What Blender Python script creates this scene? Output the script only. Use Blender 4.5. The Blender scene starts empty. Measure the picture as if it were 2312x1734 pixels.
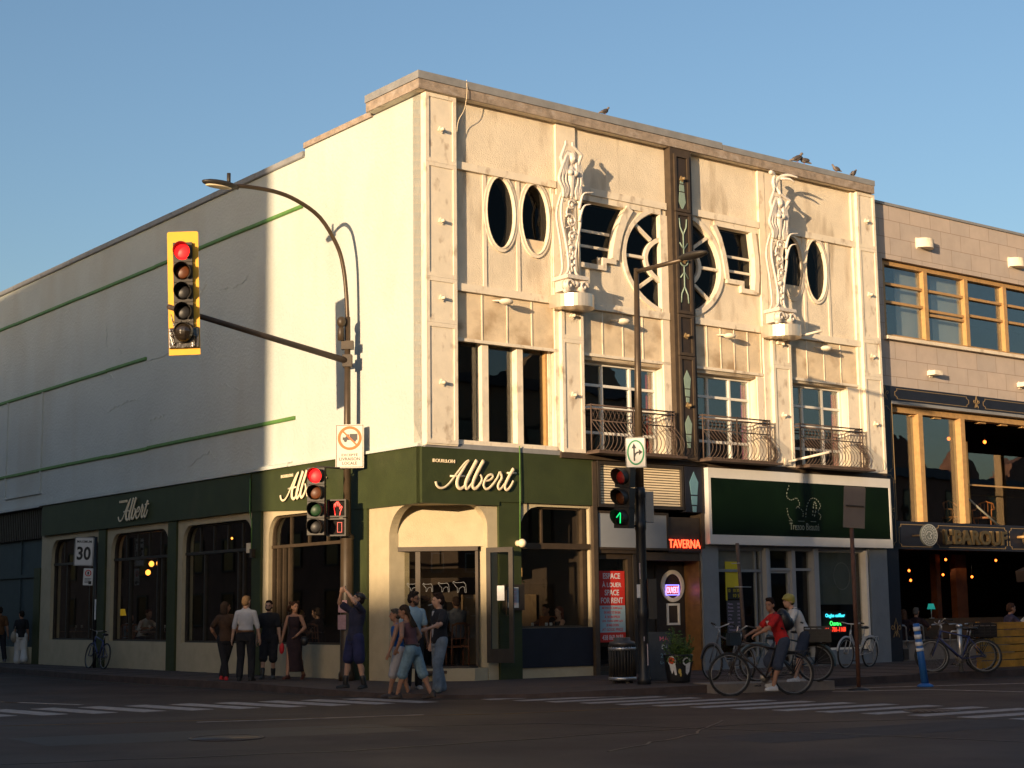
import bpy, bmesh, math, random
from mathutils import Vector as V, Matrix
from mathutils.geometry import tessellate_polygon
R_=math.radians; rnd=random.Random(7); sin,cos,pi=math.sin,math.cos,math.pi
S=bpy.context.scene; COL=S.collection
# ---------------- camera, sky, sun, exposure ----------------
EYE=1.52; PITCH=R_(8.243); ROLL=R_(-.713); FPX=3550; CX,CY=1156,867
cp,sp,cr,sr=cos(PITCH),sin(PITCH),cos(ROLL),sin(ROLL)
FW=V((0,cp,sp)); U0=V((0,-sp,cp)); X0=V((1,0,0)); RT=X0*cr+U0*sr; UP=U0*cr-X0*sr
cam=bpy.data.cameras.new('camera'); cam.lens=FPX/2312*36; cam.sensor_width=36; cam.clip_end=900
co=bpy.data.objects.new('camera',cam); COL.objects.link(co); S.camera=co
co.matrix_world=Matrix(((RT.x,UP.x,-FW.x,0),(RT.y,UP.y,-FW.y,0),(RT.z,UP.z,-FW.z,EYE),(0,0,0,1)))
SAZ,SEL=R_(29.5),R_(4.9)                        # direction the sunlight travels, clockwise from +Y, and its height
W=bpy.data.worlds.new("World"); S.world=W; W.use_nodes=True; nt=W.node_tree
sky=nt.nodes.new('ShaderNodeTexSky'); sky.sky_type='NISHITA'; sky.sun_disc=False
sky.sun_elevation=SEL; sky.sun_rotation=SAZ+pi; sky.air_density=1.0; sky.dust_density=2.2; sky.ozone_density=2.3; sky.altitude=50
bg=nt.nodes['Background']; tn=nt.nodes.new('ShaderNodeMixRGB'); tn.blend_type='MULTIPLY'; tn.inputs[0].default_value=1; tn.inputs[2].default_value=(1.06,1.0,1.0,1); nt.links.new(sky.outputs[0],tn.inputs[1]); nt.links.new(tn.outputs[0],bg.inputs[0]); bg.inputs[1].default_value=.15
sl=bpy.data.lights.new('sun','SUN'); sl.energy=4.1; sl.angle=R_(.53); sl.color=(1,.73,.45)
so=bpy.data.objects.new('sun',sl); COL.objects.link(so)
so.rotation_mode='QUATERNION'; so.rotation_quaternion=V((sin(SAZ)*cos(SEL),cos(SAZ)*cos(SEL),-sin(SEL))).to_track_quat('-Z','Y')
S.view_settings.view_transform='Standard'; S.view_settings.look='None'; S.view_settings.exposure=.95; S.view_settings.gamma=1
S.render.engine='CYCLES'
# ---------------- frames ----------------
CC=V((-1.81,31.52,0)); aL,aR=R_(-37.82),R_(52.18)
uL=V((sin(aL),cos(aL),0)); uR=V((sin(aR),cos(aR),0)); nR=-uL; nL=-uR; ZZ=V((0,0,1))
def FR(s,z,o=0): return CC+uR*s+nR*o+ZZ*z       # right facade: along, up, outward
def FL(s,z,o=0): return CC+uL*s+nL*o+ZZ*z       # left facade
def FB(s,z,o=0): return FR(s,z,o-.15)           # stone building next door
A_=FL(1.25,0,-.22); B_=FR(1.50,0,-.20); uE=(B_-A_).normalized(); nE=V((uE.y,-uE.x,0)); LE=(B_-A_).length
def FE(s,z,o=0): return A_+uE*s+nE*o+ZZ*z       # slanted entrance wall
def ID(a,b,c): return V((a,b,c))
def flat(org,az,tilt=0):                        # board frame: a to the right, b up, c towards the viewer side; az = facing direction
    n=V((sin(R_(az)),cos(R_(az)),0)); u=V((-n.y,n.x,0)); org=V(org)
    v=(ZZ*cos(R_(tilt))+u*sin(R_(tilt))); uu=(u*cos(R_(tilt))-ZZ*sin(R_(tilt)))
    return lambda a,b,c=0: org+uu*a+v*b+n*c
# ---------------- mesh building ----------------
def deepL(s,o): return -26+(s+26)*(17.9+o)/17.9
def deepR(s,o): return -17.9+(s+17.9)*(26+o)/26
def dz(z,o,D=26): return EYE+(z-EYE)*(D+o)/D
class MB:
    def __init__(s): s.v=[];s.f=[];s.m=[]
    def add(s,vs,fs,sm=False):
        n=len(s.v); s.v+=[V(p) for p in vs]; s.f+=[tuple(i+n for i in f) for f in fs]; s.m+=[sm]*len(fs); return s
    def box(s,F,a0,a1,b0,b1,c0,c1):
        P=[F(a,b,c) for c in(c0,c1) for b in(b0,b1) for a in(a0,a1)]
        return s.add(P,[(0,1,3,2),(4,6,7,5),(0,4,5,1),(2,3,7,6),(0,2,6,4),(1,5,7,3)])
    def tube(s,pts,r,n=8,cap=True,sq=None,closed=False):
        pts=[V(p) for p in pts]; k=len(pts); rs=r if isinstance(r,(list,tuple)) else [r]*k
        vs=[];fs=[];pa=None
        for i,p in enumerate(pts):
            if closed: t=pts[(i+1)%k]-pts[i-1]
            else: t=pts[min(i+1,k-1)]-pts[max(i-1,0)]
            t=t.normalized() if t.length>1e-9 else V((0,0,1))
            if sq is not None: b=V(sq); a=t.cross(b).normalized()
            else:
                if pa is None: pa=t.orthogonal().normalized()
                a=(pa-t*pa.dot(t)); a=a.normalized() if a.length>1e-6 else t.orthogonal().normalized(); pa=a; b=t.cross(a)
            for j in range(n):
                q=2*pi*j/n; vs.append(p+(a*cos(q)+b*sin(q)*(.45 if sq is not None else 1))*rs[i])
        m=k if closed else k-1
        for i in range(m):
            for j in range(n):
                i2=(i+1)%k; fs.append((i*n+j,i*n+(j+1)%n,i2*n+(j+1)%n,i2*n+j))
        if cap and not closed: fs+=[tuple(range(n))[::-1],tuple(range((k-1)*n,k*n))]
        return s.add(vs,fs,True)
    def ell(s,c,rx,ry,rz,M=None,n=12,m=8):
        c=V(c);vs=[];fs=[]
        for i in range(m+1):
            th=pi*i/m
            for j in range(n):
                ph=2*pi*j/n; p=V((rx*sin(th)*cos(ph),ry*sin(th)*sin(ph),rz*cos(th)))
                vs.append(c+(M@p if M else p))
        for i in range(m):
            for j in range(n): fs.append((i*n+j,(i+1)*n+j,(i+1)*n+(j+1)%n,i*n+(j+1)%n))
        return s.add(vs,fs,True)
    def cap_(s,a,b,ra,rb,n=12):                 # capsule with round ends
        a,b=V(a),V(b); d=b-a; L=max(d.length,1e-5); t=d/L; u=t.orthogonal().normalized(); w=t.cross(u); vs=[];fs=[];rows=[]
        for i in range(5): q=pi/2*i/4; rows.append((-ra*cos(q),ra*sin(q)+1e-4))
        for i in range(5): q=pi/2*i/4; rows.append((L+rb*sin(q),rb*cos(q)+1e-4))
        for z,r in rows:
            for j in range(n): ph=2*pi*j/n; vs.append(a+t*z+(u*cos(ph)+w*sin(ph))*r)
        for i in range(len(rows)-1):
            for j in range(n): fs.append((i*n+j,i*n+(j+1)%n,(i+1)*n+(j+1)%n,(i+1)*n+j))
        fs+=[tuple(range(n))[::-1],tuple(range((len(rows)-1)*n,len(rows)*n))]
        return s.add(vs,fs,True)
    def lathe(s,prof,c=(0,0,0),n=20,ax=None):
        c=V(c); ax=V(ax).normalized() if ax is not None else ZZ; u=ax.orthogonal().normalized(); w=ax.cross(u); vs=[];fs=[];k=len(prof)
        for r,z in prof:
            for j in range(n): ph=2*pi*j/n; vs.append(c+ax*z+(u*cos(ph)+w*sin(ph))*max(r,1e-4))
        for i in range(k-1):
            for j in range(n): fs.append((i*n+j,i*n+(j+1)%n,(i+1)*n+(j+1)%n,(i+1)*n+j))
        fs+=[tuple(range(n))[::-1],tuple(range((k-1)*n,k*n))]
        return s.add(vs,fs,True)
    def panel(s,F,outer,holes=(),c0=0,c1=.02):
        loops=[outer]+list(holes); tri=tessellate_polygon([[V((a,b,0)) for a,b in l] for l in loops])
        flat_=[q for l in loops for q in l]; n=len(flat_)
        vs=[F(a,b,c1) for a,b in flat_]+[F(a,b,c0) for a,b in flat_]; fs=[]
        for t in tri: fs.append(tuple(t)); fs.append(tuple(i+n for i in t[::-1]))
        k=0
        for l in loops:
            for i in range(len(l)): j=(i+1)%len(l); fs.append((k+i,k+j,k+j+n,k+i+n))
            k+=len(l)
        return s.add(vs,fs)
    def strip(s,F,pts,w,c0,c1,closed=False):
        k=len(pts);P=[V((a,b)) for a,b in pts];Lf=[];Rt=[]
        for i in range(k):
            a=P[i-1] if (i>0 or closed) else None; b=P[(i+1)%k] if (i<k-1 or closed) else None
            d1=(P[i]-a).normalized() if a is not None else None; d2=(b-P[i]).normalized() if b is not None else None
            if d1 is None: n=V((-d2.y,d2.x))
            elif d2 is None: n=V((-d1.y,d1.x))
            else:
                n1=V((-d1.y,d1.x));n2=V((-d2.y,d2.x));n=(n1+n2); n=n.normalized() if n.length>1e-6 else n1; n=n/max(.35,n.dot(n1))
            Lf.append(P[i]+n*w/2);Rt.append(P[i]-n*w/2)
        vs=[]
        for i in range(k): vs+=[F(Lf[i].x,Lf[i].y,c1),F(Rt[i].x,Rt[i].y,c1),F(Rt[i].x,Rt[i].y,c0),F(Lf[i].x,Lf[i].y,c0)]
        fs=[];m=k if closed else k-1
        for i in range(m):
            a,b=4*i,4*((i+1)%k)
            for j in range(4): fs.append((a+j,a+(j+1)%4,b+(j+1)%4,b+j))
        if not closed: fs+=[(3,2,1,0),(4*k-4,4*k-3,4*k-2,4*k-1)]
        return s.add(vs,fs)
    def text(s,txt,F,a,b,h=None,w=None,c=.0,ext=.004,bold=0,al='C'):
        cu=bpy.data.curves.new('t','FONT'); cu.body=txt; cu.extrude=.5; cu.offset=bold; cu.resolution_u=3
        ob=bpy.data.objects.new('t',cu); me=ob.to_mesh(); vs=[q.co.copy() for q in me.vertices]; fs=[tuple(p.vertices) for p in me.polygons]; ob.to_mesh_clear()
        bpy.data.objects.remove(ob); bpy.data.curves.remove(cu)
        if not vs: return s
        x0,x1=min(q.x for q in vs),max(q.x for q in vs); y0,y1=min(q.y for q in vs),max(q.y for q in vs)
        ky=h/(y1-y0) if h else w/(x1-x0); kx=w/(x1-x0) if w else ky
        ax={'C':(x0+x1)/2,'L':x0,'R':x1}[al]
        return s.add([F(a+(q.x-ax)*kx,b+(q.y-(y0+y1)/2)*ky,c+(q.z+.5)*ext) for q in vs],fs)
def circ(cx,cy,rx,ry,n=28,a0=0,a1=360):
    m=n if a1-a0>=360 else n+1
    return [(cx+rx*cos(R_(a0+(a1-a0)*i/n)),cy+ry*sin(R_(a0+(a1-a0)*i/n))) for i in range(m)]
def rect(a0,a1,b0,b1): return [(a0,b0),(a1,b0),(a1,b1),(a0,b1)]
def arch(a0,a1,b0,b1,rl,rr,n=7):                # rectangle with rounded top corners
    p=[(a0,b0),(a1,b0)]
    p+= [(a1-rr[0]+rr[0]*cos(pi/2*i/n),b1-rr[1]+rr[1]*sin(pi/2*i/n)) for i in range(n+1)] if rr[0] else [(a1,b1)]
    p+= [(a0+rl[0]-rl[0]*sin(pi/2*i/n),b1-rl[1]+rl[1]*cos(pi/2*i/n)) for i in range(n+1)] if rl[0] else [(a0,b1)]
    return p
# ---------------- objects ----------------
ROOT={}
def tag(o,label=None,cat=None,group=None,kind=None):
    if label:o['label']=label
    if cat:o['category']=cat
    if group:o['group']=group
    if kind:o['kind']=kind
    return o
def thing(name,label,cat,loc=(0,0,0),rz=0,group=None,world=True):
    o=bpy.data.objects.new(name,None); COL.objects.link(o); o.location=loc; o.rotation_euler=(0,0,rz); o.empty_display_size=.2
    ROOT[o.name]=V(loc) if world else V((0,0,0)); return tag(o,label,cat,group)
def top(o):
    while o.parent:o=o.parent
    return o
def mesh(name,mb,m,loc=V((0,0,0)),smooth=None):
    me=bpy.data.meshes.new(name); me.from_pydata([v-loc for v in mb.v],[],mb.f)
    me.polygons.foreach_set('use_smooth',[bool(x) for x in mb.m] if smooth is None else [smooth]*len(mb.f))
    me.materials.append(m); me.update()
    if len(me.polygons)<20000:
        b=bmesh.new(); b.from_mesh(me); bmesh.ops.recalc_face_normals(b,faces=b.faces); b.to_mesh(me); b.free()
    return me
def part(name,mb,m,parent,label=None):
    o=bpy.data.objects.new(name,mesh(name,mb,m,ROOT.get(top(parent).name,V((0,0,0))))); COL.objects.link(o); o.parent=parent
    if label:o['label']=label
    return o
def solo(name,mb,m,label=None,cat=None,group=None,kind=None,loc=None):
    loc=V(loc) if loc is not None else V((0,0,0))
    o=bpy.data.objects.new(name,mesh(name,mb,m,loc)); COL.objects.link(o); o.location=loc
    return tag(o,label,cat,group,kind)
REM=[]
def remesh(o,vox,sm=3):
    md=o.modifiers.new('r','REMESH'); md.mode='VOXEL'; md.voxel_size=vox; md.use_smooth_shade=True
    if sm: m2=o.modifiers.new('s','SMOOTH'); m2.factor=.5; m2.iterations=sm
    REM.append(o); return o
def bake():
    dg=bpy.context.evaluated_depsgraph_get()
    for o in REM:
        me=bpy.data.meshes.new_from_object(o.evaluated_get(dg)); me.name=o.name; mt=o.data.materials[0]; o.modifiers.clear(); o.data=me
        if not me.materials: me.materials.append(mt)
# ---------------- materials ----------------
MC={}
def mat(name,c,r=.7,var=.12,sc=4,bump=0,bs=60,metal=0,spec=.4,emis=0,c2=None,stain=None,coat=0,gen=False):
    if name in MC:return MC[name]
    m=bpy.data.materials.new(name); m.use_nodes=True; n=m.node_tree.nodes; l=m.node_tree.links; b=n['Principled BSDF']
    c=tuple(c); b.inputs['Roughness'].default_value=r; b.inputs['Metallic'].default_value=metal; b.inputs['Specular IOR Level'].default_value=spec
    if coat:b.inputs['Coat Weight'].default_value=coat
    tc=n.new('ShaderNodeTexCoord')
    nz=n.new('ShaderNodeTexNoise'); nz.inputs['Scale'].default_value=sc; nz.inputs['Detail'].default_value=6; nz.inputs['Roughness'].default_value=.65
    l.new(tc.outputs['Object'],nz.inputs[0]); rp=n.new('ShaderNodeValToRGB'); l.new(nz.outputs[0],rp.inputs[0])
    d=c2 or tuple(max(0,x*(1-var)) for x in c); u=tuple(min(1,x*(1+var)) for x in c)
    rp.color_ramp.elements[0].position=.32; rp.color_ramp.elements[0].color=d+(1,); rp.color_ramp.elements[1].position=.68; rp.color_ramp.elements[1].color=u+(1,)
    out=rp.outputs[0]
    if stain:
        sc_,amt,lo,str_=stain; mp=n.new('ShaderNodeMapping'); l.new(tc.outputs['Object'],mp.inputs[0]); mp.inputs['Scale'].default_value=str_
        n2=n.new('ShaderNodeTexNoise'); n2.inputs['Scale'].default_value=1; n2.inputs['Detail'].default_value=5; l.new(mp.outputs[0],n2.inputs[0])
        r2=n.new('ShaderNodeValToRGB'); r2.color_ramp.elements[0].position=lo; r2.color_ramp.elements[1].position=lo+.2; l.new(n2.outputs[0],r2.inputs[0])
        mm=n.new('ShaderNodeMath'); mm.operation='MULTIPLY'; mm.inputs[1].default_value=amt; l.new(r2.outputs[0],mm.inputs[0])
        mx=n.new('ShaderNodeMixRGB'); l.new(mm.outputs[0],mx.inputs[0]); l.new(out,mx.inputs[1]); mx.inputs[2].default_value=tuple(sc_)+(1,); out=mx.outputs[0]
    l.new(out,b.inputs['Base Color'])
    if bump:
        n3=n.new('ShaderNodeTexNoise'); n3.inputs['Scale'].default_value=bs; n3.inputs['Detail'].default_value=5; l.new(tc.outputs['Object'],n3.inputs[0])
        bp=n.new('ShaderNodeBump'); bp.inputs['Strength'].default_value=min(1,bump); bp.inputs['Distance'].default_value=.02; l.new(n3.outputs[0],bp.inputs['Height']); l.new(bp.outputs[0],b.inputs['Normal'])
    if emis: b.inputs['Emission Color'].default_value=c+(1,); b.inputs['Emission Strength'].default_value=emis
    MC[name]=m; return m
def emi(name,c,s):
    m=bpy.data.materials.new(name); m.use_nodes=True; n=m.node_tree.nodes; b=n['Principled BSDF']; b.inputs['Base Color'].default_value=tuple(x*.3 for x in c)+(1,)
    b.inputs['Emission Color'].default_value=tuple(c)+(1,); b.inputs['Emission Strength'].default_value=s; return m
def glassm(name,tint=(.75,.8,.78),refl=.10,rough=.0,bump=.0,ior=1.5):
    m=bpy.data.materials.new(name); m.use_nodes=True; n=m.node_tree.nodes; l=m.node_tree.links; n.remove(n['Principled BSDF']); o=n['Material Output']
    t=n.new('ShaderNodeBsdfTransparent'); t.inputs[0].default_value=tint+(1,); g=n.new('ShaderNodeBsdfGlossy'); g.inputs['Roughness'].default_value=rough
    f=n.new('ShaderNodeFresnel'); gg=n.new('ShaderNodeNewGeometry'); mr=n.new('ShaderNodeMapRange'); mr.inputs[3].default_value=ior; mr.inputs[4].default_value=1/ior; l.new(gg.outputs['Backfacing'],mr.inputs[0]); l.new(mr.outputs[0],f.inputs[0]); ad=n.new('ShaderNodeMath'); ad.operation='ADD'; ad.inputs[1].default_value=refl; l.new(f.outputs[0],ad.inputs[0]); ad.use_clamp=True
    mx=n.new('ShaderNodeMixShader'); l.new(ad.outputs[0],mx.inputs[0]); l.new(t.outputs[0],mx.inputs[1]); l.new(g.outputs[0],mx.inputs[2]); l.new(mx.outputs[0],o.inputs[0])
    if bump:
        tc=n.new('ShaderNodeTexCoord'); z=n.new('ShaderNodeTexNoise'); z.inputs['Scale'].default_value=1.2; l.new(tc.outputs['Object'],z.inputs[0]); b=n.new('ShaderNodeBump'); b.inputs['Strength'].default_value=bump; b.inputs['Distance'].default_value=.02; l.new(z.outputs[0],b.inputs['Height']); l.new(b.outputs[0],g.inputs['Normal'])
    return m
M=dict(
 stucco=mat('stucco',(.75,.65,.50),.9,.09,1.3,.7,45,stain=((.33,.24,.15),.65,.55,(2.4,2.4,.6))),
 trim=mat('cream_trim',(.76,.67,.53),.7,.08,3,.3,60,stain=((.30,.20,.12),.8,.57,(5,5,3))),
 row=mat('tan_stucco',(.69,.56,.39),.9,.12,2,.4,60,stain=((.28,.17,.08),.7,.5,(1.5,1.5,2))),
 left=mat('white_stucco',(.50,.525,.49),.9,.06,.45,1.0,14,stain=((.42,.38,.30),.32,.5,(.7,.7,.22))),
 cream=mat('cream_paint',(.44,.37,.24),.8,.08,3,.35,40,stain=((.3,.26,.18),.5,.62,(2,2,.6))),
 green=mat('green_paint',(.036,.046,.014),.55,.15,2,.2,40,stain=((.07,.065,.03),.5,.62,(1.5,1.5,.4))),
 pipe=mat('green_moulding',(.10,.22,.05),.5,.15,5),
 wood=mat('weathered_board',(.30,.24,.19),.9,.3,5,.6,30,stain=((.45,.4,.36),.6,.55,(4,4,9))),
 flash=mat('roof_flashing',(.24,.24,.24),.55,.15,3),
 brown=mat('brown_paint',(.06,.042,.027),.6,.2,5,.15,40),
 brownp=mat('brown_panel',(.038,.027,.02),.6,.2,5),
 gold=mat('gilt_line',(.24,.165,.08),.5,.1,5),
 mint=mat('mint_glass_tile',(.24,.32,.26),.4,.1,8),
 dark=mat('dark_frame',(.035,.028,.022),.5,.2,5),
 bronze=mat('bronze_frame',(.05,.034,.02),.45,.2,5),
 white=mat('white_frame',(.72,.68,.6),.6,.06,4),
 iron=mat('rusty_iron',(.09,.06,.045),.7,.3,9),
 steel=mat('steel',(.5,.5,.5),.35,.1,6,metal=.8),
 silver=mat('aluminium_paint',(.66,.60,.53),.5,.15,9,.3,40,metal=.15,stain=((.22,.16,.11),.7,.6,(9,9,9))),
 black=mat('black_paint',(.016,.016,.018),.4,.2,5),
 sblack=mat('dark_plastic',(.03,.025,.02),.55,.2,5),
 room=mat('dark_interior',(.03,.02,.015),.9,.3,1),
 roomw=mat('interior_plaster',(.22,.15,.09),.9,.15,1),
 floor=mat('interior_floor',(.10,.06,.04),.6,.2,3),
 navy=mat('navy_paint',(.012,.013,.021),.5,.2,3),
 orange=mat('varnished_wood',(.42,.25,.10),.5,.15,8),
 grey=mat('grey_paint',(.17,.19,.21),.6,.08,3,.1,40),
 lgrey=mat('pale_grey_panel',(.27,.28,.29),.6,.06,2),
 signw=mat('sign_white',(.6,.58,.55),.5,.04,3),
 signg=mat('sign_green',(.0035,.010,.0035),.18,.25,1.2,spec=.5),
 red=mat('poster_red',(.55,.03,.02),.5,.08,5),
 blue=mat('bollard_blue',(.02,.11,.35),.5,.1,5),
 yellow=mat('signal_yellow',(.70,.36,.015),.5,.05,5),
 letter=mat('cream_letter',(.80,.66,.45),.5,.05,5),
 conc=mat('concrete',(.20,.17,.145),.9,.15,3,.3,30),
 rubber=mat('tyre_rubber',(.02,.02,.02),.8,.2,9),
 paper=mat('white_paper',(.6,.6,.6),.7,.1,20),
)
GL=glassm('window_glass',(.78,.8,.78),.025,bump=.12); GLB=glassm('blue_window_glass',(.80,.85,.86),.10,bump=.12); GLK=glassm('dark_window_glass',(.45,.45,.45),.0,bump=.1,ior=1.22); GLD=glassm('shop_glass',(.88,.88,.85),.008)
# ---------------- ground, pavement, markings ----------------
def asphalt():
    m=mat('asphalt',(.046,.026,.020),.78,.22,.8,.6,90,c2=(.027,.016,.013),stain=((.062,.043,.036),.6,.52,(.35,1.1,1)))
    n=m.node_tree.nodes;l=m.node_tree.links;tc=n.new('ShaderNodeTexCoord');z=n.new('ShaderNodeTexNoise');z.inputs['Scale'].default_value=.35;z.inputs['Detail'].default_value=4
    l.new(tc.outputs['Object'],z.inputs[0]);r=n.new('ShaderNodeMapRange');r.inputs[3].default_value=.45;r.inputs[4].default_value=.85;n['Principled BSDF'].inputs['Specular IOR Level'].default_value=.28;l.new(z.outputs[0],r.inputs[0]);l.new(r.outputs[0],n['Principled BSDF'].inputs['Roughness'])
    return m
solo('road',MB().panel(ID,[(-160,-160),(160,-160),(160,220),(-160,220)],(),-.3,0),asphalt(),kind='structure')
KB=[(-44,83),(-28,62.3),(-14.7,45.3),(-10.5,38.9),(-8.2,36.0),(-5.6,32.8),(-3.6,30.0),(-2.5,29.05),(-1.0,28.45),(.3,28.3),(1.6,28.45),(3.5,29.3),(6,31.1),(9.17,33.6),(11.07,34.9),(30,49.6),(60,73)]
KZ=[.15]*6+[.13,.09,.07,.08,.12]+[.15]*6
def offs(P,d):
    o=[]
    for i in range(len(P)):
        a=V(P[max(i-1,0)]);b=V(P[min(i+1,len(P)-1)]);t=(b-a).normalized();o.append((P[i][0]-t.y*d,P[i][1]+t.x*d))
    return o
K2=offs(KB,.17); K3=offs(KB,.9)
def lane(Pa,Pb,za,zb,face=False):
    mb=MB();k=len(Pa)
    vs=[V((a[0],a[1],z)) for a,z in zip(Pa,za)]+[V((b[0],b[1],z)) for b,z in zip(Pb,zb)]
    fs=[(i,i+1,k+i+1,k+i) for i in range(k-1)]
    if face: vs+=[V((a[0],a[1],-.05)) for a in Pa]; fs+=[(2*k+i,2*k+i+1,i+1,i) for i in range(k-1)]
    return mb.add(vs,fs)
solo('kerb',lane(KB,K2,KZ,[z+.005 for z in KZ],True),mat('kerb_granite',(.066,.046,.04),.85,.25,4,.4,60),kind='structure')
sw=lane(K2,K3,[z+.004 for z in KZ],[.15]*len(KB))
sw.add([V((x,y,.15)) for x,y in K3]+[V((60,140,.15)),V((-44,140,.15))],[tuple(range(len(K3)+2))])
def paving():
    m=mat('pavement',(.068,.046,.038),.85,.15,1.5,.4,60,stain=((.055,.045,.04),.7,.6,(2.2,2.2,2)))
    return m
solo('pavement',sw,paving(),kind='structure')
jm=MB()                                             # joints between the paving slabs
for i in range(60):
    t=i*1.5; b=V(K2[5])+(V(K2[1])-V(K2[5])).normalized()*t
    n=uL.cross(ZZ); jm.box(lambda a,b_,c,b=b:V((b.x,b.y,.15))+uL*a+uR*b_+ZZ*c,-.012,.012,-.1,3.0,.003,.008)
    b=V(K2[12])+(V(K2[15])-V(K2[12])).normalized()*(t-3); jm.box(lambda a,b_,c,b=b:V((b.x,b.y,.15))+uR*a+uL*b_+ZZ*c,-.012,.012,-.1,4.5,.003,.008)
solo('paving_joints',jm,mat('joint',(.035,.028,.025),.9),kind='structure')
paint=mat('road_paint',(.34,.30,.28),.75,.2,6,.2,60,c2=(.20,.17,.155),stain=((.10,.08,.075),.85,.60,(3,3,3)))
def mark(mb,cx,cy,az,l,w,z=.004):
    u=V((sin(R_(az)),cos(R_(az)),0));n=V((u.y,-u.x,0)); F=lambda a,b,c:V((cx,cy,z))+u*a+n*b+ZZ*c
    return mb.box(F,-l/2,l/2,-w/2,w/2,-.003,.001)
mb=MB()
for k in range(-4,8): mark(mb,-7.27+.72*k,26.3+.27*k,136.5,2.15,.42)
for k in range(-4,10): mark(mb,5.5-.56*k,24.2+.5*k,57.5,2.35,.34)
solo('crosswalk',mb,paint,kind='structure')
mb=MB()
def pline(mb,P,w,z=.0045):
    return mb.strip(lambda a,b,c:V((a,b,z+c)),P,w,-.003,.001)
pline(mb,[(5.8,29.3),(7.66,29.6),(9.03,28.4),(14,24.3)],.1); pline(mb,[(5.9,30.35),(10.0,31.5),(26,43.5)],.09); pline(mb,[(-4.6,23.1),(-3.2,23.5),(-1.4,24.15)],.05)
pline(mb,[(-9.5,29.4),(-7.6,28.0)],.12)
solo('lane_line',mb,paint,kind='structure')
mb=MB(); pline(mb,[(-9.8,22.4),(-5.69,23.15),(-4.55,23.5),(-.06,24.2),(2.53,25.5),(3.6,26.2)],.08,.0035); pline(mb,[(-14,33),(-9,29.0)],.1)
solo('worn_yellow_line',mb,mat('worn_yellow',(.13,.075,.03),.8,.3,4,stain=((.06,.045,.04),.9,.5,(2,2,2))),kind='structure')
mb=MB()
for P in ([(-9,15.6),(-4.18,17.27),(-1.89,17.99),(-.05,19.2),(3,21.3),(6,22.0),(9,20.4)],[(-3,21.5),(.5,22.0),(3.2,20.2),(7,17)],[(1.0,17.5),(2.2,19.8),(2.9,22.4)]):
    Q=[]
    for i in range(len(P)-1):
        for t in range(8): f=t/8; Q.append((P[i][0]*(1-f)+P[i+1][0]*f+rnd.uniform(-.05,.05),P[i][1]*(1-f)+P[i+1][1]*f+rnd.uniform(-.05,.05)))
    pline(mb,Q,.035,.0038)
solo('tar_crack',mb,mat('tar',(.018,.015,.016),.45),kind='structure')
gut=offs(KB,-.28); mbg=MB(); k_=len(KB); mbg.add([V((x,y,.0022)) for x,y in KB]+[V((x,y,.0022)) for x,y in gut],[(i,i+1,k_+i+1,k_+i) for i in range(k_-1)]); solo('gutter',mbg,mat('gutter_dirt',(.045,.033,.026),.95,.5,6,.5,40),kind='structure')
def patch(P,z): return MB().add([V((x,y,z)) for x,y in P],[tuple(range(len(P)))])
solo('road_patch',patch([(-6.5,20.5),(-2.0,22.3),(-1.2,20.9),(-5.6,19.2)],.0018),mat('old_asphalt',(.022,.017,.017),.6,.3,3,.5,80),kind='structure'); solo('road_patch',patch([(2.2,19.3),(7.5,22.4),(8.1,21.3),(2.9,18.3)],.0019),mat('pale_asphalt',(.052,.037,.033),.85,.25,3,.5,80),kind='structure')
castm=mat('cast_iron',(.06,.045,.04),.5,.3,6,metal=.5)
def cover(x,y,r,label,slots,z=.0):
    t=thing('manhole_cover',label,'manhole cover',(x,y,z))
    part('rim',MB().lathe([(r+.05,0),(r+.05,.012),(r+.01,.014),(r+.01,0)],(x,y,z),28),castm,t)
    m=MB().lathe([(r,0),(r,.009),(0,.0095)],(x,y,z),28)
    for i in range(-3,4):
        if slots: L=math.sqrt(max(.01,r*r*.8-(i*r*.26)**2)); m.box(lambda a,b,c:V((x+i*r*.26+a,y+b,z+c)),-.02,.02,-L,L,.01,.013)
    part('lid',m,castm,t)
cover(-3.62,20.05,.42,'round iron manhole cover alone in the dark foreground asphalt',False)
cover(6.1,23.55,.36,'slotted iron cover set in the zebra stripes at right',True)
cover(-.16,29.6,.36,'iron cover in the pavement corner by the door steps',False,.12)
# ---------------- corner building ----------------
B=thing('corner_building','cream and white three storey corner building with green fascia and round wheel window','building',(-1.81,31.52,0))
ZT_=12.24
def oval(cx,cy=9.96,rx=.38,rz=.78): return circ(cx,cy,rx,rz,30)
OV=[(2.03,9.97),(2.97,9.96),(11.15,9.93),(12.03,9.95)]
WC=(7.1,9.53);WX,WZ=1.51,1.20
def half(side,k=1.0,z1=10.70):
    if side<0: a0,a1=90,270
    else: a0,a1=-90,90
    return [(min(6.74,q[0]) if side<0 else max(7.58,q[0]),min(z1,q[1])) for q in circ(WC[0],WC[1],WX*k,WZ*k,26,a0,a1)]
hL=[(6.74,10.69)]+[q for q in half(-1) if q[0]<6.73]+[(6.74,8.40)]
hR=[(7.58,8.44)]+[q for q in half(1) if q[0]>7.59]+[(7.58,10.62)]
curveL=[(5.62,10.60),(5.42,10.3),(5.27,9.95),(5.18,9.6),(5.14,9.35)]
stL=[(4.22,9.17),(4.84,9.17),(4.84,9.35)]+curveL[::-1]+[(4.22,10.6)]
curveR=[(8.45,10.6),(8.63,10.3),(8.75,9.95),(8.82,9.6),(8.85,9.34)]
stR=[(8.85,9.34),(9.37,9.34),(9.37,9.17),(9.72,9.17),(9.76,9.5),(9.76,9.95),(9.68,10.6)]+curveR[:-1]
WA=rect(.79,3.45,5.0,7.13)
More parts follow.
